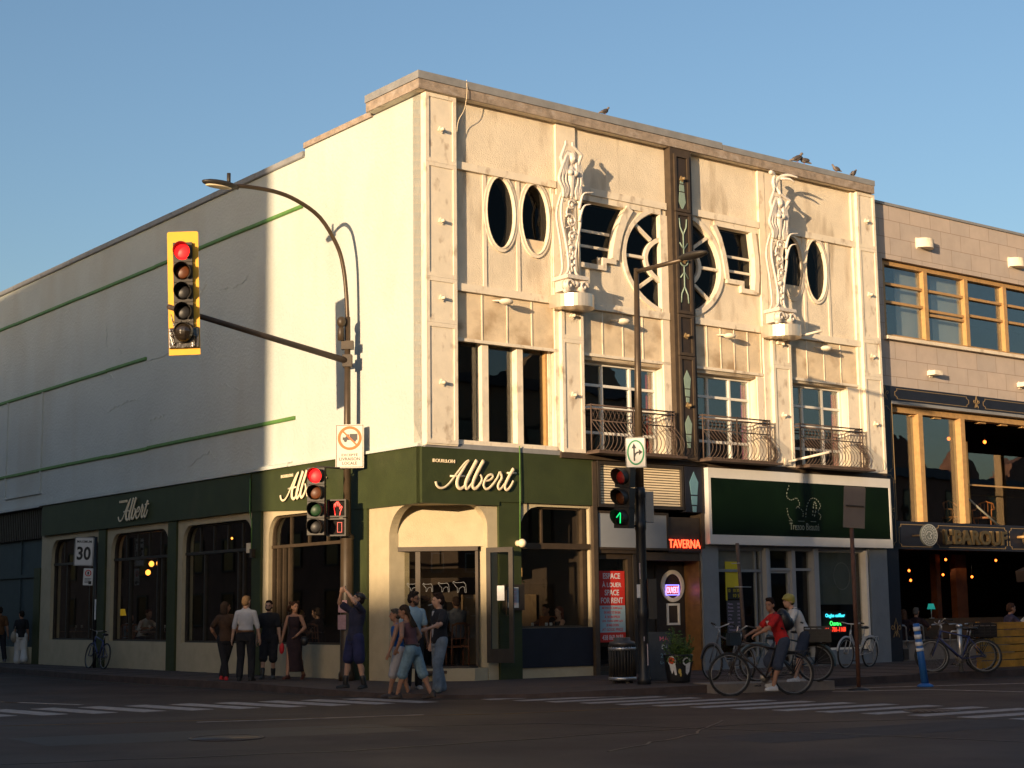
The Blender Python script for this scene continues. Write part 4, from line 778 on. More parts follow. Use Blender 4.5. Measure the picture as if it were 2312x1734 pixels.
# ---------------- statues ----------------
def statue(s,label,plume):
    t=thing('figure_statue',label,'statue',tuple(FR(s,8.1,.3)),0,'silver figure statues on the facade'); o=.45; m=M['silver']
    g=lambda a,z,c=0:FR(s+a,z,o+c)
    mb=MB(); P=circ(0,0,.5,.62,20,0,180); n=len(P); vs=[FR(s+.12+a,z,.12+b*1.15) for z in (8.0,8.28) for a,b in P]; mb.add(vs,[tuple(range(n)),tuple(range(2*n-1,n-1,-1))]+[(j,(j+1)%n,n+(j+1)%n,n+j) for j in range(n)])
    part('platform',mb,mat('sheet_metal',(.6,.52,.42),.32,.1,3,metal=.6),t)
    mb=MB()
    mb.box(lambda a,b,c:g(a,b,c),-.3,.3,8.60,8.68,-.3,.22); mb.box(g,-.24,.24,8.36,8.62,-.28,.1)
    for a in (-.2,.2):
        sp=[g(a+r*cos(q),8.46+r*sin(q),.17) for r,q in [(.13-.012*i,i*.75) for i in range(10)]]; mb.tube(sp,.032,6); mb.lathe([(.14,0),(.14,.1)],g(a,8.46,.06),14,nR)
    mb.cap_(g(-.28,8.33,.1),g(-.24,8.3,.1),.05,.05); mb.cap_(g(.28,8.33,.1),g(.24,8.3,.1),.05,.05); mb.ell(g(0,8.5,.12),.09,.09,.08)
    part('capital',mb,m,t)
    mb=MB()      # scrollwork frame
    for sg in (-1,1):
        mb.tube(spl3([g(sg*.22,8.68),g(sg*.10,8.82),g(sg*.095,9.1),g(sg*.17,9.5),g(sg*.27,9.95),g(sg*.25,10.3),g(sg*.12,10.65)]),.034,7); mb.tube(spl3([g(sg*.2,8.68,-.2),g(sg*.1,8.9,-.2),g(sg*.15,9.5,-.2),g(sg*.24,10.1,-.2),g(sg*.12,10.6,-.15)]),.03,6)
    for cz,r,d in ((10.28,.125,1),(9.92,.165,-1),(9.58,.125,1),(9.33,.09,-1)):
        mb.tube([g(d*.02+rr*cos(q)*d,cz+rr*sin(q),.02) for rr,q in [(r-.006*i*r/.12,.5+i*.5) for i in range(16)]],.024,6); mb.ell(g(d*.02,cz,.02),.05,.05,.05)
    mb.tube(spl3([g(.02,8.8),g(-.05,9.05),g(.05,9.2),g(-.06,9.45),g(.1,9.72),g(-.12,10.1),g(.05,10.4),g(-.03,10.65)]),.026,6)
    for z in (8.95,9.1,10.45,10.55): mb.ell(g(0,z,.02),.04,.04,.04)
    for z in (9.15,9.75,10.35): mb.tube([g(-.16,z,-.02),g(0,z+.07,0),g(.16,z,-.02)],.012,5)
    part('scrollwork',mb,m,t); mb=MB()
    for z,l in ((10.50,.3),(10.22,.2)): mb.tube(spl3([g(.22,z-.28,.02),g(.24,z-.08,.08),g(.28,z+.06,.15),g(.22+l,z+.1,.2)]),[.045-.003*i for i in range(13)],6)
    part('thorn',mb,m,t)
    mb=MB()      # woman with long hair and raised arms
    mb.cap_(g(0,10.5),g(0,10.9),.08,.13); mb.cap_(g(0,10.9),g(0,11.08),.13,.1); mb.ell(g(-.07,10.98,.1),.07,.07,.07); mb.ell(g(.08,10.98,.1),.07,.07,.07); mb.cap_(g(-.12,11.08),g(.12,11.08),.08,.08); mb.cap_(g(0,11.1),g(.02,11.25),.05,.05); mb.ell(g(.03,11.33,.04),.1,.1,.135)
    mb.ell(g(.03,11.3,.13),.02,.02,.03)
    L0=[g(-.16,11.08),g(-.27,11.3,.02),g(-.15,11.62,.05)]; R0=[g(.16,11.08),g(.25,11.42,.1),g(.0,11.6,.1)] if not plume else [g(.14,11.1),g(.33,11.42,.1),g(.02,11.55,.08)]
    for A in (L0,R0): mb.cap_(A[0],A[1],.06,.045); mb.cap_(A[1],A[2],.045,.03); mb.ell(A[2]+ZZ*.04,.03,.03,.05)
    if plume:
        mb.cap_(g(.02,11.55,.08),g(.0,11.72),.035,.04)
    a=part('figure',mb,m,t); remesh(a,.012,2)
    mb=MB()
    for sg in (-1,1):
        for k in range(4):
            mb.tube(spl3([g(sg*(.02+.02*k)+.03,11.47,.0),g(sg*(.11+.02*k)+.02,11.32,.04),g(sg*(.15+.045*k),11.02,.05),g(sg*(.17+.045*k)-(.05 if k%2 else 0),10.8,.05),g(sg*(.10+.05*k),10.6,.05),g(sg*(.16+.02*k),10.42,.02)]),.042,7)
    part('long_hair',mb,m,t)
    if plume:
        mb=MB(); mb.tube(spl3([g(.02,11.6,.0),g(-.02,11.82,.0),g(.08,11.98,.05),g(.28,12.05,.15),g(.52,12.0,.25)]),[.04,.045,.05,.055,.06,.06,.06,.055,.05,.05,.045,.04,.035,.03,.025,.02,.015],8,sq=nR); mb.tube(spl3([g(.1,11.95,.05),g(.25,11.93,.2),g(.38,11.86,.25)]),[.03,.035,.035,.03,.03,.025,.02,.015,.01],6)
        mb.tube(spl3([g(-.05,11.6,0),g(-.12,11.85,0),g(-.1,12.02,.03),g(-.28,12.06,.05)]),[.04,.045,.05,.05,.05,.045,.04,.04,.04,.045,.05,.06,.04],8)
        part('broken_plume',mb,m,t)
statue(3.62,'silver statue of a long haired figure between the oval and wheel windows',False); statue(10.22,'silver statue with a broken plume reaching the cornice, right side',True)
# ---------------- traffic signals, lamps, signs ----------------
LR=emi('signal_red',(1,.008,.008),2.2); LO=mat('lens_amber',(.10,.028,.006),.45,.2,5); LG=mat('lens_green',(.008,.04,.012),.45,.2,5); LRo=mat('lens_red_off',(.22,.01,.01),.45,.2,5); LK=mat('lens_dark',(.012,.011,.012),.45,.2,5)
def signal(name,label,F,n,lens,w,h,plate=None,group=None,bag=False,arrow_=False):
    org=F(0,0,0); t=thing(name,label,'traffic light',tuple(org),0,group); ph=h/n
    if plate:
        a,b,c,d=plate; part('backplate',MB().panel(F,arch(a,b,c,d,(.04,.04),(.04,.04),3),(),-.05,-.02),M['yellow'],t)
    for i in range(n):
        z=h/2-ph*(i+.5); r=min(ph,w)*.42
        mb=MB(); mb.box(F,-w/2,w/2,z-ph/2+.005,z+ph/2-.005,-.12,.06); hs=part('section',mb,M['sblack'],t)
        lm={'r':LR,'R':LRo,'o':LO,'g':LG,'k':LK}[lens[i]]
        mb=MB(); mb.lathe([(r,0),(r*.7,.03),(.001,.04)],F(0,z,.06),20,F(0,0,1)-F(0,0,0)); part('lens',mb,lm,hs)
        mb=MB(); P=[(r*1.08*cos(q),z+r*1.08*sin(q)) for q in [R_(-55+290*k/18) for k in range(19)]]; vs=[];k=len(P)
        for o_,cc in ((1,0.05),(1,None)):
            for a,b in P: d=cc if cc is not None else .06+.24*(.35+.65*max(0,min(1,((b-z)/r+1)/2))); vs.append(F(a,b,d))
        vi=[F(a*.95,z+(b-z)*.95,0)+(v-F(a,b,0)) for (a,b),v in zip(P+P,vs)]
        mb.add(vs+vi,[(j,j+1,k+j+1,k+j) for j in range(k-1)]+[(2*k+j,3*k+j,3*k+j+1,2*k+j+1) for j in range(k-1)]+[(k+j,k+j+1,3*k+j+1,3*k+j) for j in range(k-1)],False); part('visor',mb,M['sblack'],hs)
        if arrow_ and i==n-1: mb=MB(); mb.strip(F,[(0,z-r*.7),(0,z+r*.7)],.013,.1,.11); mb.strip(F,[(-r*.6,z+r*.05),(-.005,z+r*.72)],.013,.1,.112); part('green_arrow',mb,emi('arrow_green',(.01,1,.25),.75),hs)
    if bag:
        mb=MB(); z=-h/2+ph*.5; mb.ell(F(0,z,.1),w*.52,.2,ph*.5,Matrix.Rotation(R_(20),3,'Z')); mb.box(F,plate[0]+.01,plate[1]-.01,plate[2]+.12,plate[2]+.52,-.03,.03)
        for k in range(14):
            a=rnd.uniform(-w*.6,w*.6); b=rnd.uniform(plate[2]+.15,z+.1); mb.cap_(F(a,b,.03),F(a+rnd.uniform(-.12,.12),b+rnd.uniform(.1,.3),.06),.02,.012)
        o=part('black_bag',mb,mat('bin_bag',(.025,.018,.012),.25,.3,9,.3,20,spec=.8),t); remesh(o,.014,1)
    return t
PX,PY=-3.5,33.08
t=thing('lamp_post','bronze lamp post with a long curved arm and signal mast at the corner','lamp post',(PX,PY,.15))
fl=MB(); fl.lathe([(.17,.15),(.17,.3),(.14,.35),(.135,3.05),(.15,3.08),(.15,3.14),(.07,3.2)],(PX,PY,0),8); part('base_shaft',fl,M['bronze'],t)
mb=MB(); F0=flat((PX+.0,PY-.165,1.3),180-20)
for q in ((-.16,.02,.25,.5),(-.17,.0,-.1,.2)): mb.box(F0,*q,-.01,.005)
part('pink_notice',mb,mat('pink_paper',(.40,.24,.25),.8,.15,20),t)
sh=MB(); sh.tube([(PX,PY,3.1),(PX,PY,7.8)],[.085,.062],12); part('shaft',sh,mat('bronze_pole',(.075,.052,.032),.4,.2,4,metal=.3),t)
lum=V((-5.88,31.05,0)); pv=V((PX,PY,0)); AR=[(0,7.7),(0.01,8.26),(.035,8.86),(.09,9.34),(.23,9.88),(.42,10.16),(.60,10.26),(.81,10.25),(.90,10.21)]
mb=MB(); mb.tube(spl3([pv+(lum-pv)*a+ZZ*z for a,z in AR]),.045,10); part('curved_arm',mb,MC['bronze_pole'],t)
dl=(lum-pv).normalized(); H0=pv+(lum-pv)*.9+ZZ*10.2; 
mb=MB(); mt=Matrix((dl,V((-dl.y,dl.x,0)),ZZ)).transposed(); mb.ell(H0+dl*.32,.42,.17,.075,mt); mb.tube([H0-dl*.1,H0+dl*.1],.05,8); mb.tube([H0+dl*.12,H0+dl*.12+ZZ*.26],.04,8); lh=part('lamp_head',mb,M['sblack'],t); part('light_panel',MB().ell(H0+dl*.35-ZZ*.06,.3,.13,.03,mt),M['letter'],lh)
SG=V((-6.27,29.5,7.28)); m0=V((PX,PY,6.85)); dm=(SG-m0).normalized()
mb=MB(); mb.tube([m0,m0+dm*((SG-m0).length+.35)],[.07,.05],10); part('mast_arm',mb,mat('peeling_mast',(.06,.04,.03),.6,.3,3,stain=((.5,.45,.38),.9,.68,(3,3,3))),t)
mb=MB(); mb.box(ID,PX-.1,PX+.1,PY-.1,PY+.1,6.72,6.98); mb.box(ID,PX-.13,PX+.13,PY-.08,PY+.08,7.1,7.28); mb.lathe([(.07,0),(.07,.25),(.04,.3)],(PX-.13,PY-.1,7.28),10); mb.ell((PX-.12,PY-.1,7.68),.1,.1,.12); mb.tube([(PX-.12,PY-.1,7.3),(PX-.12,PY-.1,7.7)],.045,8); part('clamp_and_sensor',mb,M['bronze'],t)
F5=flat((-6.24,29.42,7.62),180-3,-2); signal('traffic_light','tall yellow backed five lens signal glowing red, lower lens bagged, on the mast',F5,5,'rokkk',.36,1.95,(-.30,.29,-1.2,1.2),bag=True)
F4=flat((-4.08,32.55,3.83),180+6); signal('traffic_light','dark four lens signal glowing red in front of the left Albert sign',F4,4,'rogk',.36,1.4)
mb=MB(); 
for z in (3.15,4.55): mb.tube([(-4.08,32.5,z),(PX,PY,z)],.02,6)
part('signal_bracket',mb,M['sblack'],t)
for i,z in enumerate((3.69,3.3)):
    Fp=flat((-3.66,32.75,z),180+8); tt=thing('pedestrian_signal',['pedestrian box showing a red outlined hand','lower pedestrian countdown box showing a dim red zero'][i],'crossing signal',tuple(Fp(0,0,0)),0,'pedestrian boxes on the corner lamp post')
    mb=MB(); mb.box(Fp,-.2,.2,-.18,.18,-.14,-.02); mb.strip(Fp,rect(-.19,.19,-.17,.17),.03,-.02,.12,True); part('housing',mb,M['sblack'],tt); part('face',MB().box(Fp,-.18,.18,-.16,.16,-.02,0),mat('signal_face',(.008,.006,.005),.9,spec=.0) if 0 else mat('signal_face',(.008,.006,.005),.95,.3,9),tt)
    mb=MB()
    if i==0: mb.strip(Fp,[(-.05,-.14),(-.06,-.06),(-.075,.02),(-.07,.09),(-.05,.1),(-.04,.04),(-.035,.12),(-.015,.14),(-.005,.06),(.005,.14),(.025,.13),(.025,.05),(.035,.1),(.05,.09),(.045,0),(.08,.05),(.095,.03),(.06,-.06),(.045,-.14)],.014,.0,.01)
    else: mb.strip(Fp,rect(-.0,.09,-.1,.1),.012,0,.01,True)
    part('red_symbol',mb,emi('hand_red%d'%i,(1,.03,.02),1.1 if i==0 else .25),tt)
Ft=flat((-3.43,32.92,5.01),180+3)
t=thing('road_sign','white sign banning lorries with an orange ring and French delivery text','road sign',tuple(Ft(0,0,0)))
part('board',MB().panel(Ft,arch(-.30,.30,-.46,.46,(.05,.05),(.05,.05),4),(),-.01,.01),mat('sign_board',(.62,.56,.47),.5,.04,5),t)
mb=MB(); mb.strip(Ft,rect(-.28,.28,-.44,.44),.012,.01,.014,True)
for tx,z,w in (('EXCEPTÉ',-.18,.34),('LIVRAISON',-.27,.44),('LOCALE',-.36,.31)): mb.text(tx,Ft,0,z,h=.065,w=w,c=.01,ext=.004,bold=.01)
mb.box(Ft,.0,.165,.13,.26,.01,.013); mb.box(Ft,-.15,.0,.13,.19,.01,.013); mb.panel(Ft,[(-.09,.19),(-.01,.19),(-.01,.25),(-.06,.25)],(),.01,.012)
for a in (-.09,.1): mb.panel(Ft,circ(a,.12,.035,.035,12),(),.01,.016)
part('black_marks',mb,M['black'],t); mb=MB(); mb.strip(Ft,circ(0,.17,.225,.225,36),.055,.01,.02,True); mb.box(lambda a,b,c:Ft(a*.71+b*.71,.17-a*.71+b*.71,c),-.22,.22,-.016,.016,.01,.019); part('orange_ring',mb,mat('sign_orange',(.80,.12,.01),.5,.05,5),t)
# right street lamp
QX,QY=2.40,29.87
t=thing('street_lamp','slim dark street lamp with a square elbow arm in front of the shutter','lamp post',(QX,QY,.15))
part('base_shaft',MB().lathe([(.13,.13),(.13,.25),(.105,.3),(.10,1.35),(.115,1.38),(.115,1.5),(.1,1.55),(.095,3.0),(.11,3.05),(.11,3.18),(.095,3.2),(.095,3.62),(.108,3.65),(.108,3.8),(.07,3.85)],(QX,QY,0),14),M['black'],t)
part('shaft',MB().tube([(QX,QY,3.8),(QX+.04,QY,8.08)],[.085,.05],12),MC['bronze_pole'],t)
da=V((.62,-.785,0)); e0=V((QX+.04,QY,8.02)); mb=MB(); mb.tube([e0-da*.03,e0+da*1.25+ZZ*.0],.042,10); part('arm',mb,MC['bronze_pole'],t)
mt=Matrix((da,V((-da.y,da.x,0)),ZZ)).transposed(); part('lamp_head',MB().ell(e0+da*1.55+ZZ*.03,.38,.15,.07,mt),M['sblack'],t)
part('sticker',MB().box(lambda a,b,c:V((QX-.07+a,QY-.096+c,b)),-.035,.03,1.75,2.0,-.006,0),M['paper'],t); mb=MB()
for a,z,h,c in ((-.05,2.1,.3,0),(.06,.5,.4,1),(.0,.95,.08,2)): mb.box(lambda p,q,r:V((QX+a+p,QY-.108+r,z+q)),0,.02,0,h,-.004,0)
part('scrap_tape',mb,mat('tape',(.35,.3,.32),.6,.3,9),t)
part('signal_box',MB().box(ID,QX+.1,QX+.26,QY+.0,QY+.2,3.17,3.75),M['grey'],t); part('control_box',MB().box(ID,QX+.11,QX+.27,QY-.05,QY+.15,1.35,2.1),M['black'],t)
F3=flat((2.08,29.62,3.62),180+38,3); signal('traffic_light','dark three lens signal turned left with a thin green arrow lit',F3,3,'RoK'.replace('K','k'),.34,1.15,arrow_=True)
mb=MB(); mb.tube([(2.1,29.7,3.1),(QX,QY,3.1)],.025,6); mb.tube([(2.1,29.7,4.1),(QX,QY,4.1)],.025,6); part('signal_bracket',mb,M['black'],t)
Fa=flat((2.33,29.7,4.48),180+6,-1)
t=thing('road_sign','white sign with a green ring around straight and right arrows','road sign',tuple(Fa(0,0,0))); part('board',MB().panel(Fa,arch(-.19,.19,-.29,.29,(.03,.03),(.03,.03),4),(),-.01,.01),M['signw'],t)
mb=MB(); mb.strip(Fa,rect(-.18,.18,-.28,.28),.01,.01,.014,True); mb.strip(Fa,[(-.03,-.16),(-.03,.1)],.03,.01,.016); mb.panel(Fa,[(-.075,.08),(.015,.08),(-.03,.18)],(),.01,.0165); mb.strip(Fa,[(-.03,-.08),(-.01,-.03),(.03,.0),(.07,.005)],.03,.01,.0155); mb.panel(Fa,[(.06,-.05),(.13,.005),(.06,.06)],(),.01,.017); part('arrows',mb,M['black'],t)
part('green_ring',MB().strip(Fa,circ(0,0,.15,.225,30),.03,.01,.018,True),mat('sign_ring_green',(.02,.22,.10),.5,.05,5),t)
# thin sign poles
t=thing('sign_post','rusty brown sign post on the roadside with a blank backed sign','sign post',(6.35,29.71,0)); part('post',MB().tube([(6.37,29.71,0),(6.36,29.71,3.45)],.04,8),mat('rust_post',(.10,.045,.03),.7,.3,5),t)
Fb=flat((6.42,29.68,3.4),180-8,4); part('sign_back',MB().panel(Fb,arch(-.21,.21,-.40,.38,(.03,.03),(.03,.03),4),(),.0,.02),mat('sign_back',(.16,.13,.11),.5,.1,3),t); part('bracket',MB().box(Fb,-.17,.17,0,.025,.02,.05),M['dark'],t); part('base_plate',MB().lathe([(.2,0),(.2,.02),(.06,.06)],(6.37,29.71,0),12),M['black'],t)
t=thing('sign_post','thin dark post behind the cyclists, holding no sign','sign post',(4.45,31.0,.15)); part('post',MB().tube([(4.5,31,.15),(4.38,31,2.8)],.035,8),M['iron'],t); part('wire_tie',MB().tube([(4.3,30.95,1.95),(4.62,30.95,1.94)],.008,4),M['steel'],t); part('wire_tie',MB().tube([(4.25,30.95,2.4),(4.42,30.95,2.41)],.008,4),M['steel'],t)
t=thing('speed_sign_post','dark post carrying the speed and parking signs by the left windows','sign post',(-11.46,43.35,.15)); part('post',MB().tube([(-11.46,43.4,.15),(-11.5,43.4,3.7)],.05,8),M['black'],t); part('stickers',MB().box(ID,-11.47,-11.43,43.33,43.345,1.45,2.0),M['paper'],t)
Fs=flat((-11.79,43.3,3.3),180,2); t=thing('road_sign','white MAXIMUM 30 speed sign','road sign',tuple(Fs(0,0,0))); part('board',MB().panel(Fs,arch(-.26,.26,-.39,.39,(.04,.04),(.04,.04),4),(),-.01,.01),M['signw'],t)
mb=MB(); mb.strip(Fs,rect(-.245,.245,-.375,.375),.012,.01,.014,True); mb.text('MAXIMUM',Fs,0,.27,h=.07,w=.4,c=.01,ext=.004,bold=.02); mb.text('30',Fs,0,-.05,h=.37,w=.38,c=.01,ext=.004,bold=.03); part('black_marks',mb,M['black'],t)
Fs=flat((-11.66,43.3,2.61),180,2); t=thing('road_sign','small no parking sign with a red ring below the speed sign','road sign',tuple(Fs(0,0,0))); part('board',MB().panel(Fs,arch(-.13,.13,-.23,.23,(.02,.02),(.02,.02),3),(),-.01,.01),M['signw'],t); part('red_ring',MB().strip(Fs,circ(0,.1,.075,.075,20),.025,.01,.015,True),M['red'],t)
mb=MB(); mb.box(Fs,-.02,.02,.06,.14,.01,.014)
for k in range(4): mb.box(Fs,-.09,.09-.03*(k%2),-.06-k*.035,-.045-k*.035,.01,.013)
mb.box(Fs,.02,.1,-.2,-.12,.01,.014); part('black_marks',mb,M['black'],t)
# bollard, steel post, kerb block
t=thing('bollard','leaning blue plastic bollard with white bands','bollard',(7.84,30.71,0)); b0,b1=V((7.86,30.71,.03)),V((7.74,30.71,1.2)); bx=lambda f:b0+(b1-b0)*f
part('post',MB().tube([b0,b1],[.075,.06],14),M['blue'],t); part('foot',MB().lathe([(.16,0),(.15,.03),(.07,.07)],(7.86,30.71,0),14),M['blue'],t)
for f0,f1 in ((.88,.95),(.75,.82),(.64,.70),(.55,.60)): part('reflective_band',MB().tube([bx(f0),bx(f1)],.078-.01*f0,14),M['paper'],t)
t=thing('bike_post','short steel parking post between the two bikes at right','post',(9.38,33.63,.15)); part('post',MB().tube([(9.38,33.63,.15),(9.38,33.63,1.15)],.05,12),M['steel'],t); part('cap',MB().lathe([(.065,0),(.065,.06),(.03,.08)],(9.38,33.63,1.07),12),M['steel'],t)
mb=MB(); mb.tube([(9.2,33.7,.7),(9.2,33.7,.95),(9.24,33.7,1.0),(9.38,33.66,1.0)],.014,6); part('hoop',mb,M['steel'],t)
def fk(a,b,c): return V((4.68,29.80,0))+V((cos(R_(22)),sin(R_(22)),0))*a+V((-sin(R_(22)),cos(R_(22)),0))*b+ZZ*c
solo('kerb_block',MB().box(fk,-1.28,1.28,-.3,.5,0,.17),M['conc'],'pale concrete kerb block under the parked bikes','kerb block')
# bin, board, planter
bx_,by_=2.04,30.45
t=thing('litter_bin','round dark slatted litter bin with steel bands beside the lamp','litter bin',(bx_,by_,.15))
mb=MB(); mb.lathe([(.2,.17),(.2,.86),(.19,.88)],(bx_,by_,0),20); part('liner',mb,M['black'],t)
mb=MB()
for k in range(26): a=2*pi*k/26; mb.tube([(bx_+.245*cos(a),by_+.245*sin(a),.2),(bx_+.255*cos(a),by_+.255*sin(a),.86)],.016,5)
part('slats',mb,M['sblack'],t)
for z in (.24,.80): part('band',MB().lathe([(.265,z-.03),(.272,z),(.265,z+.03)],(bx_,by_,0),26),M['steel'],t)
part('lid',MB().lathe([(.26,.86),(.24,.93),(.16,.95),(.16,1.0),(.15,1.01)],(bx_,by_,0),24),mat('bin_lid',(.10,.09,.085),.45,.2,5,metal=.5),t)
for k in range(4): a=.4+k*pi/2; part('foot',MB().box(ID,bx_+.18*cos(a)-.03,bx_+.18*cos(a)+.03,by_+.18*sin(a)-.03,by_+.18*sin(a)+.03,.14,.2),M['sblack'],t)
Fc=flat((2.83,31.6,.15),180+2); t=thing('chalk_board','black sandwich board with pink and white chalk writing','sandwich board',tuple(Fc(0,0,0)))
tl=lambda a,b,c=0:Fc(a,b*.96,.28-.28*b+c); 
part('front_board',MB().panel(tl,arch(-.3,.3,.02,.98,(.08,.08),(.08,.08),4),(),-.01,.01),mat('slate_board',(.03,.035,.04),.7,.2,8),t); part('rear_board',MB().panel(lambda a,b,c:Fc(a,b*.96,-.28+.28*b+c),arch(-.3,.3,.02,.98,(.08,.08),(.08,.08),4),(),-.01,.01),MC['slate_board'],t)
mb=MB(); mb.text('MA',tl,.12,.84,h=.09,c=.011,ext=.003,bold=.01); part('pink_chalk',mb,mat('chalk_pink',(.5,.12,.16),.8,.2,20),t); mb=MB(); mb.text('DJ',tl,.12,.66,h=.11,c=.011,ext=.003,bold=.01); part('white_chalk',mb,M['paper'],t)
mb=MB(); mb.text('20h',tl,.12,.5,h=.08,c=.011,ext=.003); mb.text('Live',tl,.1,.36,h=.06,c=.011,ext=.003); part('blue_chalk',mb,mat('chalk_blue',(.15,.28,.32),.8,.2,20),t)
px_,py_=3.1,30.4
t=thing('flower_planter','black barrel planter painted with flowers, bushy green plant spilling over','planter',(px_,py_,.15))
part('pot',MB().lathe([(.21,.15),(.22,.2),(.285,.66),(.29,.68),(.26,.68),(.25,.62)],(px_,py_,0),24),M['black'],t); part('soil',MB().lathe([(.25,.60),(.001,.62)],(px_,py_,0),16),M['brownp'],t)
def onpot(a,z,c): 
    r=.222+(z-.2)*.139+c; q=-pi/2+a/.26; return V((px_+r*cos(q),py_+r*sin(q),z))
mb=MB(); mb.panel(onpot,circ(-.15,.56,.085,.095,12),(),.0,.006); mb.panel(onpot,[(-.2,.5),(-.08,.5),(-.06,.3),(-.1,.3),(-.12,.4),(-.16,.32),(-.19,.4)],(),0,.0055); mb.panel(onpot,circ(.14,.55,.09,.08,12),(),0,.006); mb.panel(onpot,[(.12,.5),(.24,.55),(.22,.36),(.17,.3),(.13,.34)],(),0,.0055); part('painted_white',mb,M['paper'],t)
mb=MB()
for k in range(8): a=2*pi*k/8; mb.panel(onpot,circ(-.15+.04*cos(a),.57+.045*sin(a),.022,.022,8),(),.006,.011+.0004*k)
part('painted_red_flower',mb,mat('flower_red',(.5,.06,.02),.6),t); mb=MB(); mb.panel(onpot,circ(.0,.37,.03,.05,8),(),0,.007); mb.panel(onpot,circ(.02,.31,.02,.04,8),(),0,.0065); part('painted_yellow_flower',mb,mat('flower_yellow',(.5,.36,.08),.6),t)
mb=MB(); st=MB()
for k in range(46):
    a=rnd.uniform(0,2*pi); rr=rnd.uniform(0,.2); b=V((px_+rr*cos(a),py_+rr*sin(a),.62)); h=rnd.uniform(.2,.5)*(1.15 if cos(a)<.3 else .8); e=b+V((cos(a)*rnd.uniform(.03,.16),sin(a)*rnd.uniform(.03,.16),h)); st.tube([b,e],.004,4)
    for j in range(26):
        p=b.lerp(e,rnd.uniform(.15,1)); d=V((rnd.uniform(-1,1),rnd.uniform(-1,1),rnd.uniform(-.2,.9))).normalized(); l=rnd.uniform(.02,.045); n=d.orthogonal().normalized()*l*.4; mb.add([p,p+d*l*.6+n,p+d*l*1.4,p+d*l*.6-n],[(0,1,2,3)])
for j in range(150):
    a=rnd.uniform(-2.6,-.4); q=V((px_+.28*cos(a),py_+.28*sin(a),.66-rnd.uniform(0,.12))); d=V((rnd.uniform(-1,1),-rnd.uniform(0,1),rnd.uniform(-.8,.3))).normalized(); l=.03; n=d.orthogonal().normalized()*l*.4; mb.add([q,q+d*l*.6+n,q+d*l*1.4,q+d*l*.6-n],[(0,1,2,3)])
part('foliage',mb,mat('leaf',(.06,.11,.018),.6,.4,30),t); part('stems',st,mat('stem',(.05,.07,.02),.7),t)
